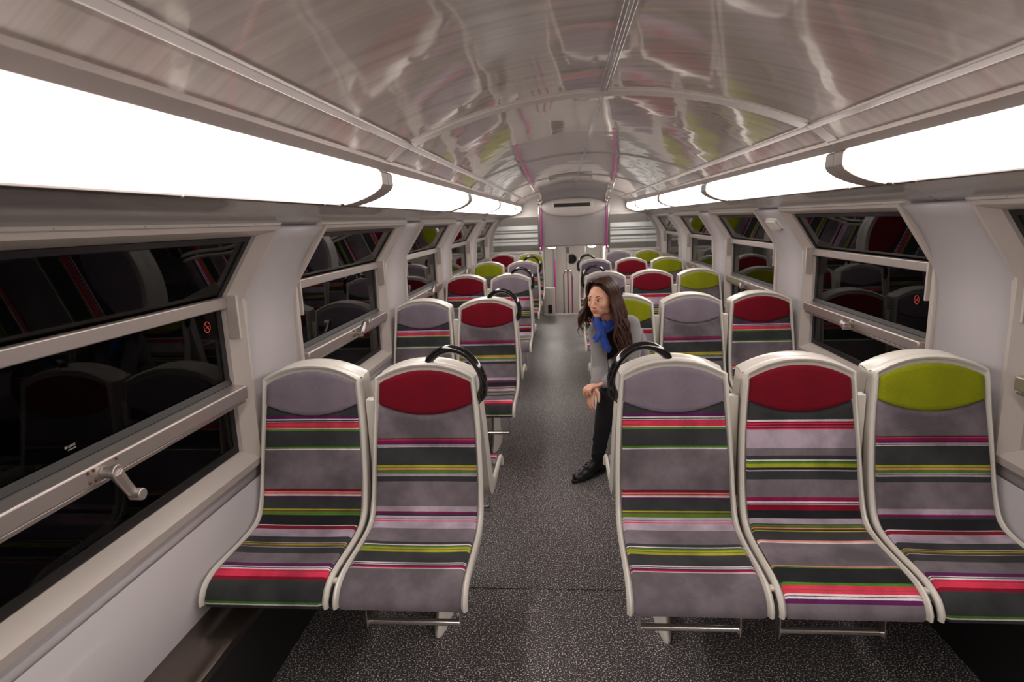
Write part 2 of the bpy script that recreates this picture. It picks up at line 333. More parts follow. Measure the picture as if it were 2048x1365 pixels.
# ------------------------------------------------------------------ side walls and windows
OPEN = [(-1.14, 0.24), (0.86, 2.24), (2.84, 4.20), (4.86, 6.22), (6.84, 8.20), (8.84, 10.16)]
ZB, ZT = 0.765, 1.628                     # glazed opening
FB, FT = 0.660, 1.672                     # frame flange on the wall
for sg, side in ((-1, 'left'), (1, 'right')):
    mb = MB()
    def wgrid(zl, ya, yb, n=2):
        mb.grid([[(sg * x_wall(z), y, z) for z in zl] for y in [ya + (yb - ya) * i / n for i in range(n + 1)]], flip=sg > 0)
    zarc = [FB - 0.01 + (1.665 - FB + 0.01) * i / 22 for i in range(23)]
    wgrid([0, 0.3, FB - 0.01], Y0, Y1, 8)
    prev = Y0
    for (a, b) in OPEN + [(Y1 + 0.02, 99)]:
        wgrid(zarc, prev, min(a - 0.06, Y1)); prev = b + 0.06
    for (a, b) in OPEN:                   # reveal strips behind the frame flanges
        wgrid([FB - 0.01, FB, ZB - 0.055], a - 0.06, b + 0.06)
        wgrid([1.655, 1.665], a - 0.06, b + 0.06)
    o = mb.build('wall_' + side, M['wall'], smooth=50); struct(o, 'pale curved side wall on the ' + side)
    sol = o.modifiers.new('thick', 'SOLIDIFY'); sol.thickness = 0.02; sol.offset = -1 if sg < 0 else -1
    # cove panel above the windows
    mb = MB(); cp = [(1.276, 1.665), (1.20, 1.700), (1.12, 1.722), (1.055, 1.735)]
    ye = [Y0] + [j for j in JY if Y0 < j < Y1] + [Y1]
    for a, b in zip(ye[:-1], ye[1:]):
        mb.grid([[(sg * x, y, z) for x, z in cp] for y in (a + 0.002, b - 0.002)])
        mb.grid([[(sg * x, y, z + 0.02) for x, z in cp] for y in (a + 0.002, b - 0.002)])
    struct(mb.build('trim_%d' % n_trim, M['cove'], smooth=60), 'glossy cove panel between windows and lamps on the ' + side); n_trim += 1
    # dado moulding line under the windows
    mb = MB(); mb.prism([(sg * 1.459, 0.640), (sg * 1.452, 0.640), (sg * 1.452, 0.655), (sg * 1.459, 0.660)], Y0, Y1)
    struct(mb.build('trim_%d' % n_trim, M['frame'], smooth=30), 'thin moulding under the windows on the ' + side); n_trim += 1
    # heater duct along the wall
    root = empty('heater_duct_%s' % side, (sg * 1.36, 4.0, 0)); struct(root, 'low black heater duct with metal top along the %s wall' % side)
    mv = lambda v: v - Vector((sg * 1.36, 4.0, 0))
    mb = MB(); mb.prism([(sg * 1.455, 0.0), (sg * 1.272, 0.0), (sg * 1.272, 0.318), (sg * 1.455, 0.318)], Y0, Y1 - 0.02)
    mb.xf(mv).build('duct_body', M['black'], root, smooth=30)
    mb = MB(); mb.prism([(sg * 1.456, 0.352), (sg * 1.45, 0.352), (sg * 1.445, 0.335), (sg * 1.285, 0.335), (sg * 1.268, 0.328), (sg * 1.266, 0.300), (sg * 1.272, 0.300), (sg * 1.275, 0.319), (sg * 1.456, 0.319)], Y0, Y1 - 0.02)
    mb.xf(mv).build('metal_top', M['boxtop'], root, smooth=30, bevel=0.003)
    screws(root, [mv(Vector((sg * 1.445, Y0 + 0.2 + 0.3 * i, 0.345))) for i in range(24)], 0.0045, M['steel'])
    # windows
    for k, (a, b) in enumerate(OPEN):
        yc = (a + b) / 2; base = Vector((sg * 1.45, yc, FB))
        W = empty('window_%d' % (k + 1 + (len(OPEN) if sg > 0 else 0)), base); struct(W, 'dark night window on the %s side' % side)
        L = lambda v: Vector(v) - base
        zs = [0, 0.18, 0.36, 0.54, 0.66, 0.735, 0.80, 0.87, 0.94, 1.0]
        def loop(inset, zb, zt, fx, kink=None):
            pts = []
            ya, yb = a - inset, b + inset
            zl = [zb + (zt - zb) * t for t in zs]
            if kink is not None:
                ik = 5; zl = [zb + (kink - zb) * i / ik for i in range(ik + 1)] + [kink + (zt - kink) * i / 4 for i in range(1, 5)]
            left = [(sg * fx(z), ya, z) for z in zl]; right = [(sg * fx(z), yb, z) for z in zl[::-1]]
            m_ = 6
            topp = [(sg * fx(zt), ya + (yb - ya) * i / m_, zt) for i in range(1, m_)]
            bott = [(sg * fx(zb), yb - (yb - ya) * i / m_, zb) for i in range(1, m_)]
            return [L(p_) for p_ in left + topp + right + bott]
        kz = 1.385
        loops = [loop(0.125, FB, FT + 0.004, lambda z: x_wall(z) + 0.004),
                 loop(0.122, FB + 0.002, FT + 0.003, lambda z: x_wall(z) - 0.007),
                 loop(0.078, FB + 0.034, 1.664, lambda z: x_wall(z) - 0.009 - (0.010 if z > 1.655 else 0), 1.40),
                 loop(0.070, FB + 0.042, 1.660, lambda z: x_face(z) - 0.004, 1.40),
                 loop(0.046, ZB - 0.034, ZT + 0.018, lambda z: x_face(z) - 0.008, kz),
                 loop(0.038, ZB - 0.026, ZT + 0.012, lambda z: x_face(z) + 0.004, kz),
                 loop(0.0, ZB, ZT, lambda z: x_face(z) + 0.040, kz),
                 loop(-0.004, ZB + 0.006, ZT - 0.004, lambda z: x_face(z) + 0.075, kz)]
        fb = MB(); fb.grid(loops, closeu=True); fo = fb.build('window_frame', M['frame'], W, smooth=28)
        gb = MB()
        l1 = loop(-0.004, ZB + 0.006, ZT - 0.004, lambda z: x_face(z) + 0.055, kz); l2 = loop(-0.030, ZB + 0.034, ZT - 0.02, lambda z: x_face(z) + 0.055, kz)
        l3 = loop(-0.034, ZB + 0.038, ZT - 0.024, lambda z: x_face(z) + 0.066, kz)
        gb.grid([l1, l2, l3], closeu=True); gb.build('rubber_gasket', M['rubber'], W, smooth=30)
        sp_ = []
        for z in (0.98, 1.28, 1.38, 1.48, 1.58):
            for yy in (a - 0.102, b + 0.102): sp_.append(L((sg * (x_wall(z) - 0.006), yy, z)))
        for i in range(5):
            yy = a + 0.1 + (b - a - 0.2) * i / 4
            sp_.append(L((sg * 1.448, yy, FB + 0.02))); sp_.append(L((sg * (x_wall(1.667) - 0.012), yy, 1.6665)))
        screws(W, sp_, 0.0045, M['screw'])
        gx = 0.060
        def pane(z0, z1):
            pb = MB(); pts = [[(sg * (x_face(z0) + gx + d), a + 0.004, z0), (sg * (x_face(z0) + gx + d), b - 0.004, z0), (sg * (x_face(z1) + gx + d), b - 0.004, z1), (sg * (x_face(z1) + gx + d), a + 0.004, z1)] for d in (0, 0.006)]
            n_ = len(pb.v); pb.v += [tuple(L(p_)) for p_ in pts[0] + pts[1]]
            for q_ in ((0, 1, 2, 3), (7, 6, 5, 4), (0, 4, 5, 1), (1, 5, 6, 2), (2, 6, 7, 3), (3, 7, 4, 0)): pb.f.append(q_)
            return pb.build('pane', M['glass'], W, smooth=0)
        pane(ZB + 0.01, 1.045); mid = pane(1.045, 1.385); pane(1.385, ZT - 0.006)
        def bar(z0, z1, prot, name, m_, bv=0.004, x1=0.056):
            bb = MB(); xa = sg * (x_face(min(z0, 1.38)) - prot); xb = sg * (x_face(z1) + x1)
            bb.prism([(xa, z0), (xa, z1 - 0.004), (xb, z1), (xb, z0)], a + 0.001, b - 0.001); bb.xf(L)
            return bb.build(name, m_, W, bevel=bv, smooth=30)
        bar(1.355, 1.403, -0.028, 'transom', M['alu'])
        hop = bar(0.995, 1.052, 0.012, 'vent_rail', M['alu'], 0.006)
        bb = MB(); bb.prism([(sg * 1.432, 0.978), (sg * 1.432, 0.992), (sg * 1.48, 0.992), (sg * 1.48, 0.978)], a, b); bb.xf(L); bb.build('vent_rail_lip', M['alu'], W, bevel=0.003)
        bb = MB(); bb.prism([(sg * 1.480, 1.054), (sg * 1.488, 1.075), (sg * 1.492, 1.054)], a, b); bb.xf(L); bb.build('glazing_strip', M['rubber'], W)
        # corner plates and crank
        for yy, s2 in ((b + 0.004, 1), (a - 0.004, -1)):
            bb = MB(); y_a, y_b = sorted((yy - s2 * 0.004, yy + s2 * 0.01)); bb.box(min(sg * 1.424, sg * 1.47), max(sg * 1.424, sg * 1.47), y_a, y_b, 1.235, 1.405)
            bb.xf(L); bb.build('corner_plate', M['frame'], W, bevel=0.002)
        if k in (1, 2, 3, 4):
            cy = (a + 0.60) if k == 1 else (a + b) / 2
            up = (k != 1 or sg > 0)
            cb = MB(); x0 = 1.420
            cb.disc((sg * x0, cy, 1.018), (-sg, 0, 0), 0.017, 0.030, 20)
            cb.disc((sg * (x0 - 0.026), cy, 1.018), (-sg, 0, 0), 0.0205, 0.018, 24)
            dy, dz = ((0.045, -0.085) if not up else (0.07, 0.055) if sg < 0 else (-0.085, -0.004))
            px = x0 - 0.034
            cb.tube([(sg * px, cy, 1.018), (sg * (px - 0.002), cy + dy * 0.5, 1.018 + dz * 0.5), (sg * (px - 0.006), cy + dy, 1.018 + dz)], [0.019, 0.016, 0.0145], 14, sq=(1, 1) if False else None)
            cb.xf(L)
            ck = cb.build('crank', M['alu'], W, smooth=40, bevel=0.002)
            kb = MB(); kb.disc((sg * (px - 0.0), cy + dy, 1.018 + dz), (-sg, 0, 0), 0.017, 0.036, 20); kb.xf(L); kb.build('crank_knob', M['alu'], ck, smooth=40, bevel=0.002)
            if k < 3: screws(W, [L((sg * 1.420, cy + dy2, z2)) for dy2, z2 in ((-0.052, 1.036), (-0.050, 1.008), (0.052, 1.036), (0.054, 1.012), (-0.032, 1.036), (-0.030, 1.008))], 0.0050, M['rust'], 'rusty_screw')
        # pictogram and maker's note
        if k in (1, 2):
            yy = b - 0.105 if sg < 0 else (a + 0.17)
            if not (sg > 0 and k == 1) and not (sg < 0 and k == 2):
                ng = MB(); cx_ = sg * (1.432 + gx - 0.003); R0 = 0.021; cz_ = 1.30 if sg < 0 else 1.215
                rr = [[L((cx_, yy + math.cos(t) * q_, cz_ + math.sin(t) * q_)) for t in [2 * math.pi * i / 28 for i in range(28)]] for q_ in (R0, R0 - 0.003)]
                ng.grid(rr, closeu=True)
                for (u0, v0_, u1, v1_) in ((-0.012, 0.012, 0.012, -0.012),):
                    ng.tube([L((cx_, yy + u0, cz_ + v0_)), L((cx_, yy + u1, cz_ + v1_))], 0.0016, 6)
                ng.tube([L((cx_, yy - 0.010, cz_ - 0.004)), L((cx_, yy + 0.011, cz_ + 0.002))], 0.0012, 6)
                if 'redink' not in M: M['redink'] = mat('red_print', srgb(214, 78, 58), 0.5)
                ng.build('no_smoking_pictogram', M['redink'], W, smooth=0)
        if k == 1 and sg < 0:
            for txt, sz, zz, y_ in (('SECURITE', 0.0085, 1.096, 1.425), ('ORGANISME', 0.005, 1.088, 1.435)):
                cu = bpy.data.curves.new('note', 'FONT'); cu.body = txt; cu.size = sz; cu.extrude = 0.0001
                to = bpy.data.objects.new('tmp', cu); C.objects.link(to); bpy.context.view_layer.update()
                me = bpy.data.meshes.new_from_object(to); bpy.data.objects.remove(to)
                me.materials.clear(); me.materials.append(M['white'])
                ob = bpy.data.objects.new('glass_marking', me); C.objects.link(ob); ob.parent = W
                ob.location = L((sg * (1.432 + gx - 0.004), y_, zz)); ob.rotation_euler = (math.pi / 2, 0, math.pi / 2)

# ------------------------------------------------------------------ lamps
LP = [(0.886, 1.862), (0.884, 1.818), (0.894, 1.800), (0.925, 1.779), (0.965, 1.761), (1.008, 1.748), (1.048, 1.739)]
def lamp(sg, a, b, label):
    yc = (a + b) / 2; base = Vector((sg * 0.98, yc, 1.74)); R = empty('ceiling_lamp', base); L = lambda v: Vector(v) - base
    tag(R, label, 'lamp', None)
    poly = LP + [(1.052, 1.750), (0.95, 1.79), (0.893, 1.862)]
    mb = MB(); mb.prism([(sg * x, z) for x, z in ((0.888, 1.868), (0.894, 1.866), (0.952, 1.795), (1.052, 1.753), (1.060, 1.757), (0.97, 1.905), (0.888, 1.905))], a + 0.002, b - 0.002); mb.xf(L)
    mb.build('housing', M['darkmetal'], R, smooth=30)
    mb = MB(); mb.prism([(sg * x, z) for x, z in poly], a + 0.075, b - 0.075); mb.xf(L); mb.build('diffuser', M['tube'], R, smooth=40)
    mb = MB(); mb.prism([(sg * 0.868, 1.893), (sg * 0.882, 1.864), (sg * 0.8875, 1.864), (sg * 0.8875, 1.91), (sg * 0.870, 1.91)], a + 0.002, b - 0.002); mb.xf(L)
    mb.build('top_rail', M['alu'], R, smooth=30, bevel=0.002)
    mb = MB(); mb.prism([(sg * 1.049, 1.734), (sg * 1.062, 1.730), (sg * 1.066, 1.742), (sg * 1.050, 1.742)], a + 0.002, b - 0.002)
    mb.xf(L); mb.build('bottom_rail', M['darkmetal'], R, smooth=30)
    screws(R, [L((sg * 1.053, yy, 1.733)) for yy in (a + 0.25, yc, b - 0.25, b - 0.10)], 0.005, M['steel'])
    for e0, e1 in ((a + 0.001, a + 0.076), (b - 0.076, b - 0.001)):
        mb = MB(); pp = [(x - 0.010, z - 0.007) for x, z in LP] + [(1.058, 1.752), (0.95, 1.792), (0.886, 1.864)]
        mb.prism([(sg * x, z) for x, z in pp], e0, e1); mb.xf(L); mb.build('end_cap', M['cap'], R, smooth=30, bevel=0.002)
ordn = ['nearest behind the viewer', 'nearest', 'second', 'third', 'fourth', 'fifth', 'farthest']
for sg, side in ((-1, 'left'), (1, 'right')):
    jj = [Y0] + [j for j in JY if Y0 + 0.4 < j < Y1] + [Y1]
    for i, (a, b) in enumerate(zip(jj[:-1], jj[1:])):
        n_ = ['behind the viewer', 'nearest of the row, widest in view', 'second along the row', 'third along the row', 'fourth along the row', 'last, by the end partition', 'x'][i]
        lamp(sg, a, b, 'glowing white strip lamp over the %s windows, %s' % (side, n_))

# ------------------------------------------------------------------ seats
PTS = [(1.078,.012),(1.0,0),(.9,-.012),(.8,-.03),(.7,-.05),(.6,-.075),(.53,-.105),(.5,-.14),(.485,-.2),(.48,-.3),(.48,-.4),(.475,-.47),(.455,-.52),(.42,-.545),(.4,-.545)]
CL = catmull([(y, z, 0) for z, y in PTS], 24)
SL = [0.0]
for i in range(1, len(CL)): SL.append(SL[-1] + (CL[i] - CL[i - 1]).length)
STOT = SL[-1]
def cl(s):
    if s <= 0:
        d = (CL[0] - CL[3]).normalized(); p_ = CL[0] + d * (-s); t = -d
    else:
        s = min(s, STOT); i = 1
        while i < len(SL) - 1 and SL[i] < s: i += 1
        f = (s - SL[i - 1]) / (SL[i] - SL[i - 1]); p_ = CL[i - 1].lerp(CL[i], f)
        a_ = max(0, i - 5); b_ = min(len(CL) - 1, i + 4); t = (CL[b_] - CL[a_]).normalized()
    n = Vector((t.y, -t.x, 0))            # towards the sitter
    return p_, n
def interp(tb, s):
    for (a, va), (b, vb) in zip(tb[:-1], tb[1:]):
        if s <= b: return va + (vb - va) * max(0, (s - a)) / (b - a)
    return tb[-1][1]
WF = [(0, .176), (.05, .183), (.14, .190), (.25, .197), (.4, .203), (.55, .2045), (.7, .206), (1.1, .206)]
WO = [(-.03, .200), (0.03, .205), (.14, .213), (.25, .220), (.4, .225), (.55, .228), (1.1, .2295)]
def P3(x, s, n):
    p_, nn = cl(s); p_ = p_ + nn * n; return (x, p_.x, p_.y)
arch = lambda x, w_=0.183: 0.050 * (abs(x) / w_) ** 2.1
headb = lambda x: 0.181 - 0.047 * (min(abs(x), 0.19) / 0.19) ** 2
SC = 0.582
def cushion(name, fa, fb, rows, m_, uvs=True, side=0.0, n0=0.004, edge_lo=True, edge_hi=True):
    us = [-1, -0.985, -0.95, -0.85, -0.65, -0.4, -0.15, 0.15, 0.4, 0.65, 0.85, 0.95, 0.985, 1]
    ts = [0, 0.012, 0.04] + [0.04 + 0.92 * i / rows for i in range(1, rows)] + [0.96, 0.988, 1]
    pts = []; uv = []
    for t in ts:
        r1 = []; r2 = []
        for u in us:
            x = u * 0.2; s = fa(x) + (fb(x) - fa(x)) * t; x = u * interp(WF, s); s = fa(x) + (fb(x) - fa(x)) * t
            eu = max(0, (abs(u) - 0.93) / 0.07); n = n0 - 0.009 * eu ** 2
            if edge_lo and t < 0.04: n -= 0.008 * (1 - t / 0.04) ** 2
            if edge_hi and t > 0.96: n -= 0.008 * ((t - 0.96) / 0.04) ** 2
            # side bolsters
            bol = interp([(0, 0), (.2, .004), (.35, .009), (.5, .008), (.62, .003), (.8, .006), (.95, .002), (1.1, 0)], s)
            n += bol * (abs(u) ** 3)
            r1.append(P3(x, s, n)); r2.append((x, s))
        pts.append(r1); uv.append(r2)
    mb = MB(); mb.grid(pts, uv=uv)
    return mb
def headrest_mb(): return cushion('h', lambda x: arch(x), headb, 12, None, n0=0.006)
def back_mb(): return cushion('b', headb, lambda x: SC, 40, None, n0=0.004, edge_hi=False)
def pan_mb(): return cushion('p', lambda x: SC, lambda x: STOT, 40, None, n0=0.004, edge_lo=False, edge_hi=False)
TH = [(-.03, .052), (0.0, .062), (.1, .068), (.3, .060), (.45, .062), (.56, .075), (.65, .062), (.8, .050), (.95, .040), (1.1, .016)]
def shell_mb():
    au = [0, .0035, .009, .0145, .0175, .022]
    pts = []; back = []
    ao = lambda x: -0.032 + 0.058 * (abs(x) / 0.2) ** 2.2
    td = [0, .0035, .009, .0150, .0185, .024]
    S_end = STOT + 0.004
    rowsN = 44
    for ri in range(len(td) + rowsN):
        row = []; rb = []
        for side in (-1, 1):
            cols = []
            lst = au + [None] * 5
            for ci in range(len(lst)):
                def ev(x):
                    a0 = ao(x)
                    return a0 + td[ri] if ri < len(td) else a0 + td[-1] + (S_end - a0 - td[-1]) * ((ri - len(td) + 1) / rowsN)
                s0 = ev(0.2); wo = interp(WO, s0)
                if lst[ci] is not None: x = wo - lst[ci]
                else: x = (wo - au[-1]) * (1 - (ci - len(au) + 1) / 5.5)
                s = ev(x); d = min(wo - x, (s - ao(x)) if True else 9)
                n = interp([(0, -.004), (.0035, .0025), (.009, .0075), (.0145, .0065), (.0175, .001), (.022, -.006), (9, -.006)], d)
                p_ = P3(side * x, s, n)
                cols.append(p_)
                if False: pass
            if side < 0: row += cols
            else: row += cols[::-1]
        pts.append(row)
    mb = MB(); mb.grid(pts)
    # back and side walls
    nR = len(pts); nC = len(pts[0])
    left = [r_[0] for r_ in pts]; right = [r_[-1] for r_ in pts]; topl = pts[0]; bot = pts[-1]
    def backpt(x, ri, ev_s):
        th = interp(TH, ev_s); return P3(x * 0.965, ev_s, -th)
    bk = []
    for ri in range(nR):
        row = []
        for ci in range(nC):
            x = pts[ri][ci][0]; a0 = ao(x)
            s = a0 + td[ri] if ri < len(td) else a0 + td[-1] + (S_end - a0 - td[-1]) * ((ri - len(td) + 1) / rowsN)
            row.append(backpt(x, ri, s + (0.004 if ri == 0 else 0)))
        bk.append(row)
    mb.grid(bk, flip=True)
    def midp(a_, b_, t): return tuple(a_[k] + (b_[k] - a_[k]) * t for k in range(3))
    mb.grid([left, [midp(p_, q_[0], 0.5) for p_, q_ in zip(left, bk)], [q_[0] for q_ in bk]])
    mb.grid([right, [midp(p_, q_[-1], 0.5) for p_, q_ in zip(right, bk)], [q_[-1] for q_ in bk]])
    up = lambda p_, t: (p_[0], p_[1], p_[2] + 0.004 * math.sin(math.pi * t))
    mb.grid([topl, [up(midp(p_, q_, 0.5), 0.5) for p_, q_ in zip(topl, bk[0])], bk[0]]); mb.grid([bot, bk[-1]])
    return mb
def weld(o, d=0.0002):
    bm = bmesh.new(); bm.from_mesh(o.data); bmesh.ops.remove_doubles(bm, verts=bm.verts, dist=d); bmesh.ops.recalc_face_normals(bm, faces=bm.faces); bm.to_mesh(o.data); bm.free()
    o.data.set_sharp_from_angle(angle=math.radians(50))
def handle_mb():
    path = catmull([(.010, .032, 1.090), (.022, .030, 1.118), (.062, .026, 1.148), (.112, .022, 1.160), (.165, .018, 1.143), (.208, .014, 1.100), (.233, .012, 1.045), (.234, .012, 1.000), (.222, .014, .958), (.214, .016, .935)], 6)
    n = len(path); rad = [0.0165 * (0.75 + 0.25 * min(1, i / 6)) * (1 if i < n - 14 else (1 + 0.25 * math.sin(math.pi * (n - 14 + 14 - i) / 14)) * max(0.18, min(1, (n - 1 - i) / 9))) for i in range(n)]
    mb = MB(); mb.tube(path, rad, 16, sq=(1.0, 1.05)); return mb
def make_protos():
    pr = {}
    s_ = shell_mb().build('seat_shell', M['shell'], smooth=50); weld(s_); pr['shell'] = s_.data; bpy.data.objects.remove(s_)
    for k, f in (('head', headrest_mb), ('back', back_mb), ('pan', pan_mb)):
        o = f().build(k, None, smooth=60); pr[k] = o.data; bpy.data.objects.remove(o)
    o = handle_mb().build('grab', M['gloss'], smooth=60); pr['grabR'] = o.data; bpy.data.objects.remove(o)
    o = handle_mb().xf(lambda v: Vector((-v.x, v.y, v.z))).build('grab', M['gloss'], smooth=60); pr['grabL'] = o.data; bpy.data.objects.remove(o)
    mb = MB(); mb.tube([(-.165, -.375, .235), (.165, -.375, .235)], 0.0125, 16)
    for x in (-.165, .165): mb.tube([(x - .003, -.375, .235), (x + .003, -.375, .235)], 0.019, 16)
    o = mb.build('bar', M['steel'], smooth=40); pr['bar'] = o.data; bpy.data.objects.remove(o)
    mb = MB()
    mb.prism([(-.395, .215), (-.355, .215), (-.350, .25), (-.352, .425), (-.392, .425), (-.398, .25)], -.002, .002, axis='x')
    o = mb.build('brk', M['steel'], smooth=30); pr['brk'] = o.data; bpy.data.objects.remove(o)
    mb = MB(); mb.box(.2165, .2535, .022, .066, .48, .955); o = mb.build('link', M['shell'], smooth=30); pr['link'] = o.data; bpy.data.objects.remove(o)
    mb = MB(); mb.box(.227, .243, -.49, -.465, .455, .466); o = mb.build('tab', M['shell'], smooth=30); pr['tab'] = o.data; bpy.data.objects.remove(o)
    return pr
PR = make_protos()
datas = {}
def part(name, data, m_, parent, bevel=0):
    if m_ is not None:
        key = (data.name, m_.name)
        if key not in datas:
            d2 = data.copy(); d2.materials.clear(); d2.materials.append(m_); datas[key] = d2
        data = datas[key]
    o = bpy.data.objects.new(name, data); C.objects.link(o); o.parent = parent
    if bevel:
        b = o.modifiers.new('bevel', 'BEVEL'); b.width = bevel; b.segments = 2; b.limit_method = 'ANGLE'
    return o
def seat(x, y, head, pb, pp, label, group, rear=False, grab=None, foot=False, link=False):
    R = empty('train_seat', (x, y, 0), math.pi if rear else 0); tag(R, label, 'seat', group)
    sh = part('seat_shell', PR['shell'], None, R)
    part('headrest', PR['head'], M['h_' + head], R)['label'] = {'grey': 'lavender grey', 'crimson': 'crimson', 'lime': 'lime green', 'violet': 'dark violet grey'}[head] + ' oval headrest'
    part('backrest', PR['back'], M[pb], R); part('seat_cushion', PR['pan'], M[pp], R)
    if grab: part('grab_handle', PR['grab' + grab], None, R)
    if foot:
        part('foot_rest_bar', PR['bar'], None, R)
        for x_ in (-.170, .170): part('foot_rest_bracket', PR['brk'], None, R).location.x = x_
    if link: part('link_panel', PR['link'], None, R, 0.004); part('link_tab', PR['tab'], None, R, 0.002)
    return R
XS = [-1.195, -0.725, 0.247, 0.717, 1.187]
FRONT = [
 [('grey','P1','PA'), ('crimson','P2','PB'), ('grey','P1','PB'), ('crimson','P3','PC'), ('lime','P2','PA')],
 [('grey','P1','PC'), ('crimson','P2','PA'), ('lime','P3','PB'), ('grey','P2','PA'), ('crimson','P1','PB')],
 [('crimson','P1','PA'), ('grey','P3','PB'), ('grey','P1','PC'), ('crimson','P3','PA'), ('lime','P2','PB')],
 [('lime','P2','PA'), ('grey','P1','PA'), ('violet','P1','PA'), ('crimson','P3','PB'), ('lime','P2','PA')],
 [('crimson','P1','PA'), ('lime','P3','PA'), None, ('grey','P2','PB'), ('lime','P3','PB')]]
rown = ['nearest row', 'second row', 'third row', 'fourth row', 'last row']
posn = ['left window seat', 'left aisle seat', 'right aisle seat', 'right middle seat', 'right window seat']
cname = {'grey': 'lavender grey', 'crimson': 'crimson', 'lime': 'lime green', 'violet': 'dark violet grey'}
pname = {'P1': 'green-edged pink stripe', 'P2': 'plain grey upper back', 'P3': 'pale lavender band'}
for r_, y in enumerate(ROWS):
    for i, sp in enumerate(FRONT[r_]):
        if sp is None: continue
        h, pb, pp = sp
        x = XS[i]
        lab = 'white shell striped seat with %s headrest, %s of %s' % (cname[h], posn[i], rown[r_])
        seat(x, y, h, pb, pp, lab, 'striped seats facing the viewer', grab=('R' if i == 1 else 'L' if i == 2 else None) if r_ < 4 else None, foot=i in (1, 2, 3), link=i in (0, 2, 3) and FRONT[r_][min(i + 1, 4)] is not None)
REAR = [['crimson', 'lime', 'crimson', 'grey', 'lime'], ['grey', 'crimson', 'grey', 'lime', 'crimson'], ['lime', 'grey', 'lime', 'crimson', 'grey'], ['crimson', 'grey', 'grey', 'crimson', 'lime']]
pb_ = ['P2', 'P1', 'P3']; pp_ = ['PB', 'PA', 'PC']
for r_, y in enumerate(ROWS[:4]):
    for i in range(5):
        h = REAR[r_][i]
        seat(XS[i], y + 0.137, h, pb_[(i + r_) % 3], pp_[(i + r_) % 2], 'seat facing away, behind %s of %s' % (posn[i], rown[r_]), 'seats facing away from the viewer', rear=True, foot=i in (1, 2, 3))
# pedestals with crossbeam
for r_, y in enumerate(ROWS):
    yc = y + 0.0685 if r_ < 4 else y + 0.02
    for sg, xp, xw, nm in ((-1, -0.70, -1.27, 'left pair'), (1, 0.215, 1.27, 'right three')):
        R = empty('seat_pedestal', (xp, yc, 0)); tag(R, 'pale oval pedestal under %s of seats in %s' % (nm, rown[r_]), 'pedestal', 'oval seat pedestals')
        hl = 0.225 if r_ < 4 else 0.2
        def ring(a_, b_, z): return [(a_ * math.cos(t) * (1 if True else 1), b_ * math.sin(t), z) for t in [2 * math.pi * k / 28 for k in range(28)]]
        mb = MB(); rr = [ring(.036, hl, 0.0), ring(.036, hl, .012), ring(.033, hl - .01, .02), ring(.030, hl - .03, .045), ring(.030, hl - .06, .09), ring(.028, hl - .10, .20), ring(.028, hl - .11, .36)]
        mb.grid(rr, closeu=True); n_ = len(mb.v); mb.f.append(tuple(range(n_ - 28, n_))); mb.build('post', M['shell'], R, smooth=50)
        mb = MB(); xa, xb = sorted((0.0 - 0.12 * (-sg) * -1 if False else -sg * 0.14, xw - xp)); 
        mb.box(xa, xb, -0.09, 0.09, 0.352, 0.395 if r_ < 9 else 0.4); mb.build('crossbeam', M['black'], R, smooth=0)

# ------------------------------------------------------------------ end of the saloon, stair lobby beyond
YE = 10.62
def simple(name, fn, m_, smooth=30, bevel=0.0):
    mb = MB(); fn(mb); return mb.build(name, m_, smooth=smooth, bevel=bevel)
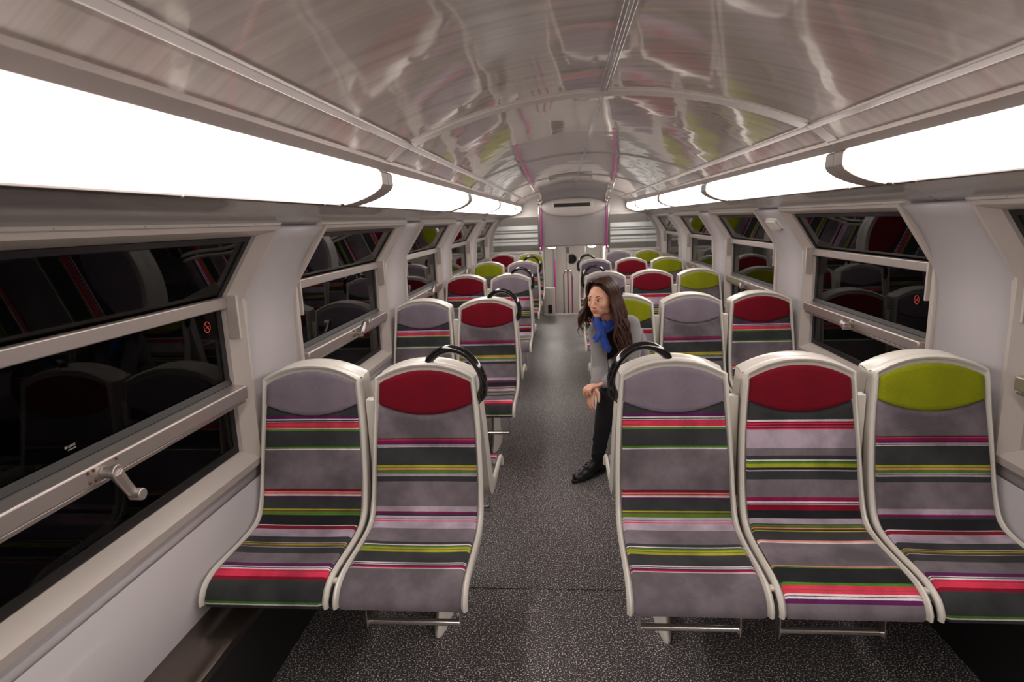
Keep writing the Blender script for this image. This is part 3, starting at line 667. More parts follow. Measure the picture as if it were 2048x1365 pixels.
# bulkhead panel above the doorway, up to the vault
mb = MB(); xs = [-0.565 + 1.13 * i / 20 for i in range(21)]
mb.prism([(-0.565, 1.20), (0.565, 1.20)] + [(x, z_ceil(x) + 0.01) for x in xs[::-1]], YE + 0.03, YE + 0.07)
struct(mb.build('wall_end', M['endgrey'], smooth=30), 'glossy grey bulkhead panel above the stair doorway')
for sg, side in ((-1, 'left'), (1, 'right')):
    mb = MB(); xs = [0.60, 0.66, 0.72, 0.776]
    mb.prism([(sg * 0.60, 1.73), (sg * 1.20, 1.73), (sg * 1.05, 1.745), (sg * 0.90, 1.905), (sg * 0.80, 1.955)] + [(sg * x, z_ceil(x) + 0.01) for x in xs[::-1]], YE + 0.03, YE + 0.06)
    struct(mb.build('wall_end_%s' % side, M['white'], smooth=30), 'upper end panel on the ' + side)
    mb = MB(); mb.box(min(sg * .60, sg * 1.45), max(sg * .60, sg * 1.45), YE + 0.025, YE + 0.06, 0.0, 1.075)
    struct(mb.build('wall_partition_%s' % side, M['white'], smooth=30, bevel=0.004), 'pale partition panel behind the last seats on the ' + side)
    # glass screen
    R = empty('glass_screen', (sg * 1.0, YE + 0.04, 1.08)); tag(R, 'glass end screen with frosted bands, %s of the doorway' % side, 'screen', 'banded glass end screens')
    L = lambda v: v - Vector((sg * 1.0, YE + 0.04, 1.08))
    def xo(z): return x_wall(z) - 0.012 if z < 1.66 else 1.24
    zz = [1.115, 1.2, 1.3, 1.4, 1.5, 1.6, 1.69]
    mb = MB()
    for y_, fl in ((YE + 0.037, False), (YE + 0.045, True)): mb.grid([[(sg * 0.615, y_, z), (sg * xo(z), y_, z)] for z in zz], flip=fl)
    mb.xf(L).build('pane', M['clear'], R, smooth=0)
    for z0, z1 in ((1.478, 1.550), (1.440, 1.455), (1.352, 1.413), (1.283, 1.317), (1.222, 1.268)):
        mb = MB(); n_ = 4; zs_ = [z0 + (z1 - z0) * i / n_ for i in range(n_ + 1)]
        for y_, fl in ((YE + 0.0345, False), (YE + 0.036, True)): mb.grid([[(sg * 0.617, y_, z), (sg * (xo(z) - 0.02), y_, z)] for z in zs_], flip=fl)
        mb.xf(L).build('frosted_band', M['frost'], R, smooth=0)
    mb = MB(); mb.box(min(sg * .60, sg * 1.45), max(sg * .60, sg * 1.45), YE + 0.015, YE + 0.065, 1.077, 1.115); mb.xf(L).build('bottom_rail', M['white'], R, bevel=0.004)
    mb = MB(); mb.box(min(sg * .60, sg * 1.25), max(sg * .60, sg * 1.25), YE + 0.015, YE + 0.065, 1.69, 1.728); mb.xf(L).build('top_rail', M['white'], R, bevel=0.004)
    mb = MB(); pl = [(sg * xo(z) + 0, z) for z in zz] + [(sg * (xo(z) - 0.05), z) for z in zz[::-1]]
    mb.prism(pl, YE + 0.02, YE + 0.06); mb.xf(L).build('side_post', M['frame'], R)
    # poles
    R = empty('grab_pole', (sg * 0.55, YE - 0.02, 0.0)); tag(R, 'magenta and cream grab pole on the %s of the doorway' % side, 'pole', 'magenta grab poles')
    L = lambda v: v - Vector((sg * 0.55, YE - 0.02, 0))
    for nm, z0, z1, m_, r_ in (('lower_tube', 0.0, 1.12, 'shell', .0165), ('coloured_sleeve', 1.12, 1.845, 'pink', .018), ('upper_tube', 1.845, 2.055, 'shell', .0165)):
        mb = MB(); mb.tube([(sg * .55, YE - .02, z0), (sg * .55, YE - .02, z1)], r_, 16); mb.xf(L).build(nm, M[m_], R)
    mb = MB(); mb.ball((sg * .55, YE - .02, 1.93), (.035, .035, .05)); mb.tube([(sg * .55, YE - .02, 1.93), (sg * .62, YE + .01, 1.93)], .018, 12); mb.xf(L).build('clamp', M['alu'], R)
    R = tag(simple('steel_post', lambda m: m.tube([(sg * .592, YE + .045, 0.0), (sg * .592, YE + .045, 1.985)], .014, 14), M['steel']), 'steel post edging the glass screen, %s of the doorway' % side, 'post', 'steel edge posts')
# air-conditioning unit over the doorway
R = empty('air_vent_unit', (-0.01, YE, 1.85)); tag(R, 'white lens-shaped unit with a black slot above the doorway', 'vent')
L = lambda v: v - Vector((-0.01, YE, 1.85))
def lens(w_, zt_, zb_, y_, n=36):
    o = []
    for i in range(n):
        t = 2 * math.pi * i / n; c_, s_ = math.cos(t), math.sin(t)
        x = w_ * (abs(c_) ** 0.82) * (1 if c_ > 0 else -1); z = 1.862 + ((zt_ - 1.862) * (abs(s_) ** 1.15) if s_ > 0 else (zb_ - 1.862) * (abs(s_) ** 0.9))
        o.append((-0.005 + x, y_, z))
    return o
mb = MB(); rr = [lens(.545, 1.99, 1.680, YE + .03), lens(.545, 1.99, 1.680, YE - .02), lens(.525, 1.978, 1.700, YE - .05), lens(.44, 1.96, 1.73, YE - .065), lens(.3, 1.93, 1.78, YE - .072)]
mb.grid(rr, closeu=True); n_ = len(mb.v); mb.f.append(tuple(range(n_ - 36, n_))); mb.xf(L).build('housing', M['white'], R, smooth=60)
mb = MB(); mb.box(-.355, .325, YE - .080, YE - .06, 1.815, 1.925); mb.xf(L).build('bezel', M['shell'], R, bevel=0.006)
mb = MB(); mb.box(-.325, .275, YE - .084, YE - .078, 1.840, 1.900); mb.xf(L).build('slot', M['gloss'], R)
screws(R, [L(Vector((x, YE - .081, 1.912))) for x in (-.32, .27)], 0.006, M['darkmetal'])
# lobby shell
ZL = -0.9
struct(simple('floor_lobby', lambda m: m.box(-1.5, 1.5, 10.68, 12.9, ZL - .05, ZL), M['floor'], 0), 'lower lobby floor')
struct(simple('wall_lobby_end', lambda m: (m.box(-1.5, -0.37, 12.6, 12.64, ZL, 2.2), m.box(0.25, 1.5, 12.6, 12.64, ZL, 2.2), m.box(-0.37, 0.25, 12.6, 12.64, 1.14, 2.2)), M['white'], 0), 'lobby back wall')
struct(simple('wall_lobby_left', lambda m: m.box(-1.5, -1.46, 10.68, 12.6, ZL, 2.2), M['endgrey'], 0), 'lobby side wall')
struct(simple('wall_lobby_right', lambda m: m.box(1.46, 1.5, 10.68, 12.6, ZL, 2.2), M['endgrey'], 0), 'lobby side wall')
struct(simple('ceiling_lobby', lambda m: m.box(-1.5, 1.5, 10.69, 12.64, 2.14, 2.18), M['white'], 0), 'upper lobby ceiling')
struct(simple('ceiling_doorway', lambda m: m.box(-0.60, 0.56, 10.69, 12.6, 1.165, 1.20), M['white'], 0), 'low soffit over the stair doorway')
struct(simple('wall_stair_left', lambda m: m.box(-0.60, -0.57, 11.0, 12.6, ZL, 1.175), M['darkgrey'], 0), 'dark grey stair side wall')
struct(simple('wall_stair_right', lambda m: m.box(0.56, 0.59, 11.0, 12.6, ZL, 1.175), M['white'], 0), 'white stair side wall')
struct(simple('wall_riser', lambda m: m.box(-1.5, 1.5, 10.66, 10.68, ZL, -0.03), M['darkgrey'], 0), 'riser below the aisle floor')
for k in range(4):
    struct(simple('trim_%d' % n_trim, lambda m: m.box(-0.57, 0.56, 10.68 + 0.24 * k, 10.92 + 0.24 * k, ZL, -0.2 - 0.2 * k), M['floor'], 0), 'stair tread down to the lobby'); n_trim += 1
for sx, sd in ((-.40, 'left'), (.34, 'right')):
    R = empty('downlight', (sx, 11.5, 1.155)); tag(R, 'small round glowing downlight, %s one under the soffit' % sd, 'lamp', 'doorway downlights')
    mb = MB(); mb.disc((0, 0, 0.005), (0, 0, -1), .085, .012, 24); mb.build('rim', M['alu'], R)
    mb = MB(); mb.ball((0, 0, -.012), (.085, .085, .03), 20, 10); mb.build('lens', M['lamp'], R)
for sx, sd in ((-1.0, 'left'), (1.0, 'right')):  # added fill lights, brighten the lobby behind the glass screens
    R = empty('lobby_fill_light', (sx, 11.7, 2.12)); tag(R, 'added fill light in the lobby behind the %s glass screen' % sd, 'lamp', 'added lobby fill lights')
    mb = MB(); mb.prism([(-.05, 0), (.05, 0), (.04, -.03), (-.04, -.03)], -.7, .7); mb.build('diffuser', M['tube'], R)
    mb = MB(); mb.box(-.06, .06, -.72, .72, 0, .02); mb.build('housing', M['alu'], R)
# lobby door
D = empty('door_1', (-0.06, 12.6, ZL)); struct(D, 'grey lobby door with round window')
L = lambda v: v - Vector((-0.06, 12.6, ZL))
mb = MB(); mb.box(-.37, .25, 12.575, 12.61, ZL + .02, 1.135); mb.xf(L).build('leaf', M['door'], D, bevel=0.004)
mb = MB(); mb.disc((-.022, 12.576, .835), (0, -1, 0), .108, .012, 32); mb.xf(L); fr_ = mb.build('porthole_rim', M['endgrey'], D)
mb = MB(); mb.disc((-.022, 12.565, .835), (0, -1, 0), .094, .004, 32); mb.xf(L); mb.build('porthole_glass', M['gloss'], D)
mb = MB(); mb.box(-.135, -.075, 12.56, 12.575, .95, 1.13); mb.xf(L).build('closer', M['darkgrey'], D)
mb = MB(); mb.box(-.118, -.09, 12.53, 12.575, .55, .94); mb.xf(L).build('pull_bar', M['shell'], D, bevel=0.004)
mb = MB(); mb.box(.245, .262, 12.56, 12.6, ZL, 1.14); mb.box(-.385, -.37, 12.56, 12.6, ZL, 1.14); mb.xf(L).build('jamb', M['alu'], D)
# things in the stairwell
R = empty('stair_pole', (-0.36, 12.0, ZL)); tag(R, 'steel pole with magenta lower sleeve left of the lobby door', 'pole')
mb = MB(); mb.tube([(0, 0, 1.75), (0, 0, 2.075)], .014, 12); mb.build('upper_tube', M['steel'], R)
mb = MB(); mb.tube([(0, 0, 0), (0, 0, 1.75)], .016, 12); mb.build('coloured_sleeve', M['pink'], R)
R = empty('stair_handrail', (-0.115, 10.95, -0.2)); tag(R, 'arched steel handrail with magenta bars at the stair head', 'handrail')
arc_ = [(-.075, 0, .0), (-.075, 0, .82), (-.070, 0, .88), (-.045, 0, .925), (0, 0, .945), (.045, 0, .925), (.070, 0, .88), (.075, 0, .82), (.075, 0, .0)]
mb = MB(); mb.tube(catmull(arc_[1:-1], 5), .012, 12); mb.build('arch', M['steel'], R)
mb = MB(); mb.tube([(-.075, 0, 0), (-.075, 0, .83)], .0115, 12); mb.build('bar', M['steel'], R)
for x in (0, .075):
    mb = MB(); mb.tube([(x, 0, 0), (x, 0, .83 if x else .94)], .0125, 12); mb.build('bar', M['pink'], R)
R = empty('waste_bin', (-0.425, 10.52, 0)); tag(R, 'pale slim cabinet with dark opening at the end of the aisle', 'cabinet')
mb = MB(); mb.box(-.085, .085, -.07, .07, 0.0, .49); mb.build('body', M['shell'], R, bevel=0.008)
mb = MB(); mb.box(-.04, .03, -.076, -.068, .05, .20); mb.build('opening', M['gloss'], R, bevel=0.004)
# rear end wall behind the viewer
struct(simple('wall_back', lambda m: m.box(-1.5, 1.5, Y0 - .05, Y0, 0, 2.2), M['white'], 0), 'end wall behind the viewer')
# emergency light box on the right pillar
R = empty('emergency_light', (1.35, 4.56, 1.575)); tag(R, 'small pale emergency light box on the second right pillar', 'lamp'); R.rotation_euler.y = math.radians(-38)
mb = MB(); mb.box(-.03, .028, -.115, .115, -.048, .048); mb.build('housing', M['shell'], R, bevel=0.008)
mb = MB(); mb.box(-.048, -.028, -.10, .10, -.038, .038); mb.build('lens', M['white'], R, bevel=0.006)

# ------------------------------------------------------------------ the passenger
M['skin'] = mat('skin', srgb(222, 166, 138), 0.5, var=0.06, vscale=30); M['skin'].node_tree.nodes['Principled BSDF'].inputs['Subsurface Weight'].default_value = 0.12
M['skin'].node_tree.nodes['Principled BSDF'].inputs['Subsurface Radius'].default_value = (0.02, 0.008, 0.004)
M['knit'] = mat('grey_knit', srgb(138, 134, 134), 0.9, sheen=0.3, var=0.12, vscale=14, bump=0.6, bscale=350)
M['denim'] = mat('black_denim', srgb(30, 29, 33), 0.85, var=0.3, vscale=20, bump=0.4, bscale=300)
M['shoe'] = mat('black_shoe_leather', srgb(24, 22, 24), 0.4, var=0.2, vscale=25)
M['scarf'] = mat('blue_scarf', srgb(38, 74, 168), 0.85, sheen=0.3, var=0.35, vscale=40)
M['top'] = mat('dark_top', srgb(26, 22, 24), 0.9)
M['hair'] = mat('dark_brown_hair', srgb(64, 38, 27), 0.46, var=0.35, vscale=60, spec=0.35)
M['lips'] = mat('lips', srgb(182, 104, 92), 0.5); M['brow'] = mat('eyebrow', srgb(60, 40, 30), 0.8); M['eyew'] = mat('eye_white', srgb(214, 204, 198), 0.25); M['iris'] = mat('iris_dark', srgb(34, 22, 16), 0.15)
def chain(mb, pts, seg=5):
    # pts: (pos, r) ; overlapping rounded segments, to be fused by a voxel remesh
    for (a, ra), (b, rb) in zip(pts[:-1], pts[1:]):
        a = Vector(a); b = Vector(b); d = (b - a).length; n = max(2, int(d / (min(ra, rb) * 0.35)))
        path = [a.lerp(b, i / n) for i in range(n + 1)]; rad = [ra + (rb - ra) * i / n for i in range(n + 1)]
        mb.tube(path, rad, 16); mb.ball(a, ra, 16, 10); mb.ball(b, rb, 16, 10)
def fuse(o, vox, sm=4, f=0.6):
    r_ = o.modifiers.new('fuse', 'REMESH'); r_.mode = 'VOXEL'; r_.voxel_size = vox; r_.use_smooth_shade = True
    s_ = o.modifiers.new('smooth', 'SMOOTH'); s_.factor = f; s_.iterations = sm
    return o
PB = Vector((0.20, 4.05, 0.46))
Pn = empty('person', (0.20, 4.05, 0.5)); tag(Pn, 'woman in grey cardigan and blue scarf leaning forward on an aisle seat', 'person')
LP_ = lambda v: Vector(v) - Vector((0.20, 4.05, 0.5))
# head frame
HC = Vector((0.050, 3.60, 1.180)); yaw_ = math.radians(35)
f_ = Vector((-math.sin(yaw_), -math.cos(yaw_), -0.10)).normalized()
up_ = Vector((-0.05, -0.06, 1.0)); up_ = (up_ - f_ * up_.dot(f_)).normalized(); rt_ = f_.cross(up_).normalized()
HR = Matrix((rt_, f_, up_)).transposed()          # columns: her right, forward, up
def H(x, y, z): return HC + HR @ Vector((x, y, z))
def hb(mb, c, r, rx=0):
    R3 = HR if not rx else HR @ Matrix.Rotation(rx, 3, 'X')
    mb.ball(H(*c), r, 24, 16, R3)
sk = MB()
hb(sk, (0, -.022, .030), (.074, .090, .082)); hb(sk, (0, .018, .000), (.066, .066, .088)); hb(sk, (0, .030, -.045), (.050, .056, .052)); hb(sk, (0, .056, -.082), (.024, .024, .021))
for s_ in (-1, 1):
    hb(sk, (s_ * .033, .050, -.020), (.026, .026, .028)); hb(sk, (s_ * .040, .006, -.062), (.018, .034, .026)); hb(sk, (s_ * .026, .066, .026), (.024, .016, .010)); hb(sk, (s_ * .073, -.012, -.004), (.008, .018, .030))
sk.tube([H(0, .074, .020), H(0, .086, .000), H(0, .098, -.018), H(0, .102, -.028)], [.0085, .0085, .0095, .0105], 12); hb(sk, (0, .099, -.028), (.011, .011, .009))
for s_ in (-1, 1): hb(sk, (s_ * .009, .089, -.030), (.007, .010, .006))
hb(sk, (0, .078, -.050), (.022, .010, .007)); hb(sk, (0, .076, -.062), (.019, .010, .008))
NB = Vector((0.125, 3.72, 1.015))
chain(sk, [(H(0, -.028, -.05), .050), (H(0, -.045, -.11), .046), (NB, .052), (NB + Vector((.02, .05, -.06)), .07)])
# bare body below the clothes, one surface with head and hands
SHL = Vector((0.236, 3.79, 0.985)); SHR = Vector((0.030, 3.735, 0.960)); ELL = Vector((0.235, 3.70, 0.715)); ELR = Vector((0.045, 3.655, 0.735))
WRL = Vector((0.050, 3.565, 0.675)); WRR = Vector((0.005, 3.545, 0.672))
HIP = Vector((0.26, 4.06, 0.595)); KR = Vector((0.090, 3.635, 0.585)); AR = Vector((0.030, 3.790, 0.115)); KL = Vector((0.33, 3.62, 0.575)); AL = Vector((0.31, 3.72, 0.115))
chain(sk, [(NB + Vector((.02, .05, -.06)), .075), ((0.17, 3.88, .86), .095), ((0.22, 3.99, .72), .085), (HIP, .11)])
chain(sk, [(SHL, .040), (ELL, .030), (WRL, .021)]); chain(sk, [(SHR, .040), (ELR, .030), (WRR, .021)]); chain(sk, [(SHL, .045), (NB + Vector((.02, .05, -.06)), .06), (SHR, .045)])
chain(sk, [(HIP + Vector((-.06, -.02, 0)), .085), (KR, .046), (AR, .030)]); chain(sk, [(HIP + Vector((.07, 0, 0)), .085), (KL, .046), (AL, .030)])
def hand(mb, wr, d, side, palm_n, curl, spread=1.0, thumb=1, sc=1.0):
    d = d.normalized(); palm_n = (palm_n - d * palm_n.dot(d)).normalized(); sd = d.cross(palm_n) * side
    pc = wr + d * .045 * sc
    R3 = Matrix((sd, d, palm_n)).transposed()
    mb.ball(wr + d * .012 * sc, (.024 * sc, .030 * sc, .017 * sc), 16, 10, R3); mb.ball(pc, (.036 * sc, .044 * sc, .0135 * sc), 20, 12, R3)
    for k, (off, ln) in enumerate(((-.026, .062), (-.009, .072), (.009, .068), (.025, .052))):
        b = pc + d * .032 * sc + sd * off * sc; dirv = (d + sd * off * 4 * spread).normalized(); pts = [(pc + sd * off * .6 * sc, .010 * sc), (b, .0092 * sc)]; cur = b
        for j, fr in enumerate((.45, .32, .23)):
            ax = sd; dirv = (Matrix.Rotation(curl[k] * (0.6 if j == 0 else 1.0) * side, 3, ax) @ dirv).normalized()
            cur = cur + dirv * ln * fr * sc; pts.append((cur, (.0085 - .0009 * j) * sc))
        for (a, ra), (b2, rb) in zip(pts[:-1], pts[1:]):
            mb.tube([a, b2], [ra, rb], 12); mb.ball(b2, rb, 12, 8)
    if thumb:
        t0 = wr + d * .018 * sc - sd * .020 * sc; t1 = t0 + (d * .55 - sd * .75 + palm_n * .35).normalized() * .034 * sc; t2 = t1 + (d * .9 - sd * .25 + palm_n * .3).normalized() * .030 * sc; t3 = t2 + (d + palm_n * .3 + sd * .1).normalized() * .022 * sc
        for (a, ra), (b2, rb) in zip(((t0, .013), (t1, .0105), (t2, .0095)), ((t1, .0105), (t2, .0095), (t3, .008))):
            mb.tube([a, b2], [ra * sc, rb * sc], 12); mb.ball(a, ra * sc, 12, 8); mb.ball(b2, rb * sc, 12, 8)
hand(sk, WRL + Vector((-.008, -.006, 0)), Vector((-.85, -.50, -.10)), 1, Vector((0.1, 0.0, -1)), (.75, .7, .75, .8), 0.8)
hand(sk, WRR + Vector((-.004, -.004, -.01)), Vector((-.30, -.42, -.85)), -1, Vector((.8, .3, -.4)), (.35, .3, .35, .45), 0.6)
o = sk.xf(LP_).build('body', M['skin'], Pn, smooth=0); fuse(o, 0.0034, 5, 0.5)
# face details
for s_ in (-1, 1):
    mb = MB(); hb(mb, (s_ * .0285, .0705, .008), (.0125, .0100, .0072)); mb.xf(LP_).build('eye', M['eyew'], Pn, smooth=80)
    mb = MB(); hb(mb, (s_ * .0285 + .002, .0790, .0075), (.0060, .0028, .0064)); mb.xf(LP_).build('iris', M['iris'], Pn, smooth=80)
    mb = MB(); mb.tube([H(s_ * .0395, .0715, .0095), H(s_ * .030, .0812, .0148), H(s_ * .018, .0795, .0095)], [.0012, .0020, .0012], 8); mb.xf(LP_).build('eyelid', M['brow'], Pn, smooth=80)
    mb = MB(); mb.tube([H(s_ * .046, .0655, .0255), H(s_ * .034, .0795, .0330), H(s_ * .016, .0835, .0285)], [.0010, .0018, .0020], 8); mb.xf(LP_).build('eyebrow', M['brow'], Pn, smooth=80)
mb = MB(); mb.tube([H(-.022, .0805, -.0525), H(-.010, .0885, -.0505), H(0, .0890, -.0520), H(.010, .0885, -.0505), H(.022, .0805, -.0525)], [.0010, .0028, .0026, .0028, .0010], 10); mb.xf(LP_).build('upper_lip', M['lips'], Pn, smooth=80)
mb = MB(); mb.tube([H(-.020, .0800, -.0560), H(-.008, .0870, -.0595), H(.008, .0870, -.0595), H(.020, .0800, -.0560)], [.0010, .0032, .0032, .0010], 10); mb.xf(LP_).build('lower_lip', M['lips'], Pn, smooth=80)
# sweater
kn = MB()
def tor(c, r, rz=0.35, rx=0.5): kn.ball(c, r, 24, 14, Matrix.Rotation(rz, 3, 'Z') @ Matrix.Rotation(rx, 3, 'X'))
tc0 = [((0.272, 4.075, .60), (.160, .125, .12)), ((0.268, 4.035, .675), (.150, .122, .12)), ((0.250, 3.985, .75), (.145, .118, .12)), ((0.224, 3.930, .825), (.146, .115, .12)), ((0.190, 3.880, .895), (.152, .110, .11)), ((0.150, 3.82, .945), (.150, .095, .085)), ((0.138, 3.785, .985), (.118, .075, .055))]
for c_, r_ in tc0: tor(c_, r_)
chain(kn, [((0.12, 3.77, 1.0), .055), (SHL + Vector((-.02, 0, 0)), .062)]); chain(kn, [((0.12, 3.77, 1.0), .055), (SHR + Vector((.02, 0, 0)), .056)])
chain(kn, [(SHL, .064), (SHL.lerp(ELL, .5) + Vector((.008, 0, 0)), .056), (ELL, .049), (ELL.lerp(WRL, .5) + Vector((0, -.004, -.006)), .044), (WRL + Vector((.012, .008, 0)), .034)])
chain(kn, [(SHR, .058), (SHR.lerp(ELR, .5), .050), (ELR, .046), (ELR.lerp(WRR, .6), .038), (WRR + Vector((.004, .012, .006)), .032)])
for i in range(26):                       # soft creases round the sleeves
    a, b = ((SHL, ELL), (ELL, WRL), (SHR, ELR))[i % 3]; t = random.uniform(.12, .95); p_ = a.lerp(b, t); d = (b - a).normalized()
    n1_ = d.cross(Vector((random.uniform(-1, 1), random.uniform(-1, 1), random.uniform(-1, 1)))).normalized(); n2_ = d.cross(n1_); rr_ = .053 - .014 * t if i % 3 != 1 else .046 - .012 * t
    kn.tube([p_ + n1_ * math.cos(q_) * rr_ + n2_ * math.sin(q_) * rr_ + d * (q_ * .012) for q_ in [k * .3 for k in range(8)]], [.002, .005, .007, .008, .008, .007, .005, .002], 8)
o = kn.xf(LP_).build('cardigan', M['knit'], Pn, smooth=0); fuse(o, 0.0055, 6, 0.5)
dark = MB(); dark.ball(LP_((0.108, 3.742, .900)), (.088, .050, .150), 20, 12, Matrix.Rotation(.35, 3, 'Z') @ Matrix.Rotation(.45, 3, 'X')); dark.build('inner_top', M['top'], Pn, smooth=80)
# trousers
tr = MB(); chain(tr, [(HIP + Vector((-.05, .0, -.0)), .108), (HIP.lerp(KR, .55) + Vector((0, 0, .01)), .082), (KR + Vector((0, .01, 0)), .064), (KR.lerp(AR, .35), .060), (KR.lerp(AR, .72), .047), (AR + Vector((0, 0, .01)), .043)])
chain(tr, [(HIP + Vector((.07, .0, -.0)), .108), (HIP.lerp(KL, .55) + Vector((0, 0, .01)), .080), (KL, .062), (KL.lerp(AL, .35), .058), (AL + Vector((0, 0, .01)), .042)])
for i in range(9):
    t = .5 + .055 * i; p_ = KR.lerp(AR, t); r_ = .049 - .006 * (t - .5); rot0 = random.uniform(0, 6)
    tr.tube([p_ + Vector((math.cos(rot0 + q_) * r_, math.sin(rot0 + q_) * r_, .01 * q_)) for q_ in [k * .35 for k in range(8)]], [.002, .004, .006, .007, .007, .006, .004, .002], 8)
o = tr.xf(LP_).build('trousers', M['denim'], Pn, smooth=0); fuse(o, 0.006, 4, 0.5)
# shoes
def shoe(ank, toe):
    mb = MB(); hd = Vector((ank.x, ank.y, .045)); t_ = Vector((toe.x, toe.y, .032)); d = (t_ - hd); d.z = 0; d.normalize(); rz = math.atan2(d.y, d.x); R3 = Matrix.Rotation(rz, 3, 'Z')
    L_ = (t_ - hd).length
    mb.ball(hd - d * .035 + Vector((0, 0, .004)), (.042, .036, .048), 20, 12, R3); mb.ball(hd + d * L_ * .25 + Vector((0, 0, .012)), (.07, .037, .050), 20, 12, R3 @ Matrix.Rotation(.30, 3, 'Y')); mb.ball(hd + d * L_ * .55 + Vector((0, 0, -.006)), (.065, .043, .038), 20, 12, R3); mb.ball(t_ - d * .035 + Vector((0, 0, -.002)), (.048, .041, .029), 20, 12, R3)
    chain(mb, [((ank.x, ank.y, .12), .036), (hd + Vector((0, 0, .02)), .036)])
    mb.xf(LP_); o = mb.build('shoe', M['shoe'], Pn, smooth=0); fuse(o, 0.0045, 4, .5)
    sb = MB(); n = 26; ring = []
    for i in range(n):
        t = 2 * math.pi * i / n; u = math.cos(t); v_ = math.sin(t); wl = .037 + .006 * u
        ring.append(hd + d * (L_ * .43 + u * (L_ * .5 + .055) - .01) + Vector((-d.y, d.x, 0)) * v_ * wl)
    sb.grid([[Vector((p_.x, p_.y, z)) for p_ in ring] for z in (.001, .020)], closeu=True); sb.f.append(tuple(range(n))[::-1]); sb.f.append(tuple(range(n, 2 * n)))
    sb.xf(LP_).build('sole', M['rubber'], o, smooth=30, bevel=.003)
    lb = MB(); s2 = Vector((-d.y, d.x, 0))
    for k in range(4):
        c_ = hd + d * (L_ * (.30 + .09 * k)) + Vector((0, 0, .060 - .008 * k)); sg_ = 1 if k % 2 else -1
        lb.tube([c_ - s2 * .022 + d * .006 * sg_ - Vector((0, 0, .008)), c_ + Vector((0, 0, .004)), c_ + s2 * .022 - d * .006 * sg_ - Vector((0, 0, .008))], .0026, 8)
    lb.xf(LP_).build('laces', M['rubber'], o, smooth=60)
shoe(Vector((AR.x, AR.y + .01, 0)), Vector((-.118, 3.655, 0))); shoe(Vector((AL.x, AL.y, 0)), Vector((.26, 3.54, 0)))
# scarf
sc_ = MB()
ring = []
for i in range(25):
    t = 2 * math.pi * i / 24; ring.append(Vector((0.086 + .068 * math.cos(t) * 1.0, 3.680 + .072 * math.sin(t), 1.045 - .028 * math.cos(t - 4.2))))
sc_.tube([p_ + Vector((0, 0, .010 * math.sin(9 * i / 24 * 6.28))) for i, p_ in enumerate(ring)], [.025 + .004 * math.sin(i * 1.9) for i in range(25)], 12, sq=(1.1, .8))
sc_.tube([p_ + Vector((.0, .0, -.028 + .006 * math.sin(i))) for i, p_ in enumerate(ring)], [.016 + .004 * math.sin(i * 2.3) for i in range(25)], 12)
sc_.xf(LP_).build('scarf', M['scarf'], Pn, smooth=80)
K0 = Vector((0.055, 3.600, 0.985))
mb = MB(); chain(mb, [((0.020, 3.625, 1.070), .016), ((0.028, 3.605, 1.035), .020), (K0, .023), (K0 + Vector((.006, -.004, -.03)), .019)])
for i, (dx, dy, dz, r_) in enumerate(((-.052, -.01, -.045, .012), (-.040, -.02, -.062, .010), (.022, -.015, -.085, .013), (.040, -.01, -.115, .014), (.030, -.025, -.125, .010), (.012, -.02, -.100, .010), (-.028, -.015, -.040, .013))):
    e_ = K0 + Vector((dx, dy, dz)); mid_ = K0.lerp(e_, .5) + Vector((.008 * math.sin(i * 2.1), -.010, .006 * math.cos(i)))
    pth = catmull([K0, K0.lerp(mid_, .6), mid_, mid_.lerp(e_, .55) + Vector((.004 * (-1) ** i, -.004, 0)), e_], 4)
    mb.tube(pth, [r_ * (.8 + .5 * k / len(pth) + .12 * math.sin(k * 1.3 + i)) for k in range(len(pth))], 10, sq=(1.25, .55))
o = mb.xf(LP_).build('scarf_knot', M['scarf'], Pn, smooth=0); fuse(o, .004, 2, .4)
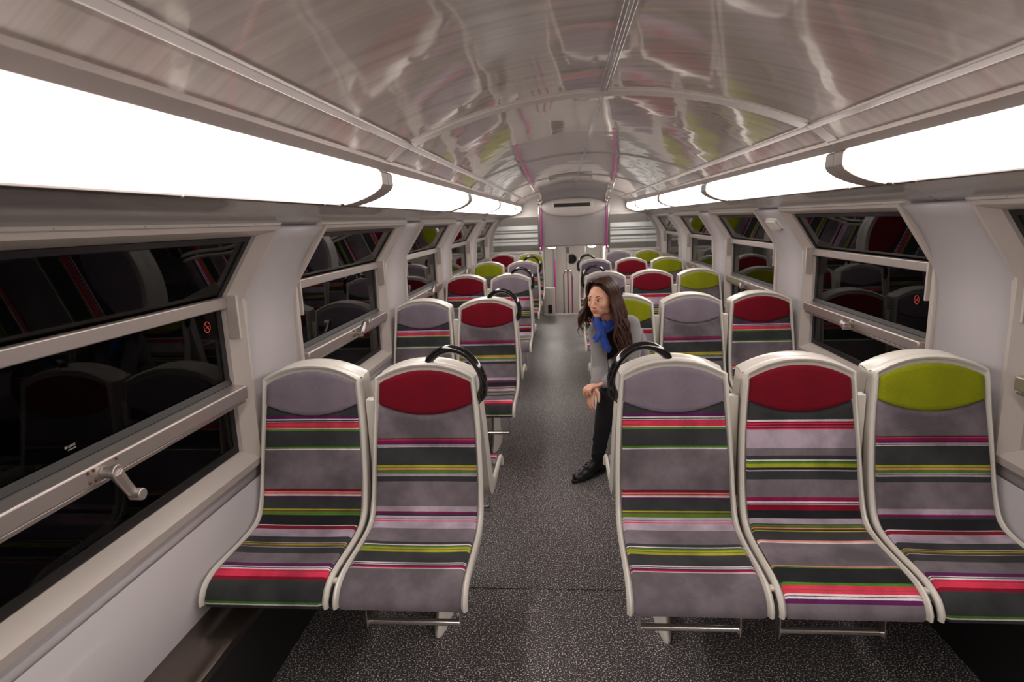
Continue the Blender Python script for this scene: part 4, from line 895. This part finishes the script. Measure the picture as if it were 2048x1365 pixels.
# hair
hm = MB()
hb(hm, (0, -.034, .040), (.084, .094, .084)); hb(hm, (0, -.055, -.01), (.083, .072, .10))
hair = hm.xf(LP_).build('hair', M['hair'], Pn, smooth=80)
lk = MB(); rnd = random.Random(3)
PART = (.004)
def lock(phi, ext, ln, r0, jit, start_y, droop=Vector((0, 0, -1))):
    # phi: angle from face forward (0) to the back (pi), on her right (+) or left (-)
    sx, cy_ = math.sin(phi), math.cos(phi); pts = []
    a0 = H(PART + .004 * (1 if sx > 0 else -1), start_y, .118 - .5 * abs(start_y - .0) * .25)
    pts.append(a0)
    for th in (.35, .62, .85):
        a = th * math.pi / 2
        pts.append(H(sx * (.088 * ext) * math.sin(a) * (1.0), start_y * (1 - th) + cy_ * .098 * ext * math.sin(a) - .016, .030 + .092 * math.cos(a)))
    side_p = H(sx * .092 * ext, cy_ * .102 * ext - .018, .012); pts.append(side_p)
    cur = side_p
    n = 6
    for k in range(1, n + 1):
        t = k / n
        wv = .017 * math.sin(t * 8.5 + jit * 3.5 + (0 if sx > 0 else 2)) * min(1, t * 1.6)
        cur = side_p + (droop * ln * t) + HR @ Vector((sx * (.018 * math.sin(t * 2.4)) + wv, cy_ * .012 * math.sin(t * 3) + wv * .6, 0)) + Vector((0, 0, 0))
        pts.append(cur)
    pp = catmull(pts, 4); m_ = len(pp)
    rad = [r0 * (0.55 + .45 * min(1, i / 8)) * min(1.0, max(.12, (m_ - 1 - i) / (m_ * .30))) for i in range(m_)]
    lk.tube(pp, rad, 7, sq=(1.0, .62))
for i in range(190):
    sgn = 1 if i % 2 else -1; u = rnd.random()
    ph = math.radians(62 + 112 * u ** .9) * sgn
    front = max(0, 1 - (abs(ph) - 1.08) / .8)
    ln = (rnd.uniform(.17, .25) if sgn > 0 else rnd.uniform(.28, .42)) * (1 - .15 * (1 - front))
    droop = Vector((-.15 + .22 * u * rnd.random(), -.03, -1)) if sgn > 0 else Vector((.10 + .05 * rnd.random(), -.04 + .08 * u, -1))
    lock(ph + rnd.uniform(-.05, .05), rnd.uniform(.93, 1.07), ln, rnd.uniform(.0065, .0115), rnd.random(), .068 - .11 * u + rnd.uniform(-.008, .008), droop)
lk.xf(LP_).build('hair_locks', M['hair'], hair, smooth=80)
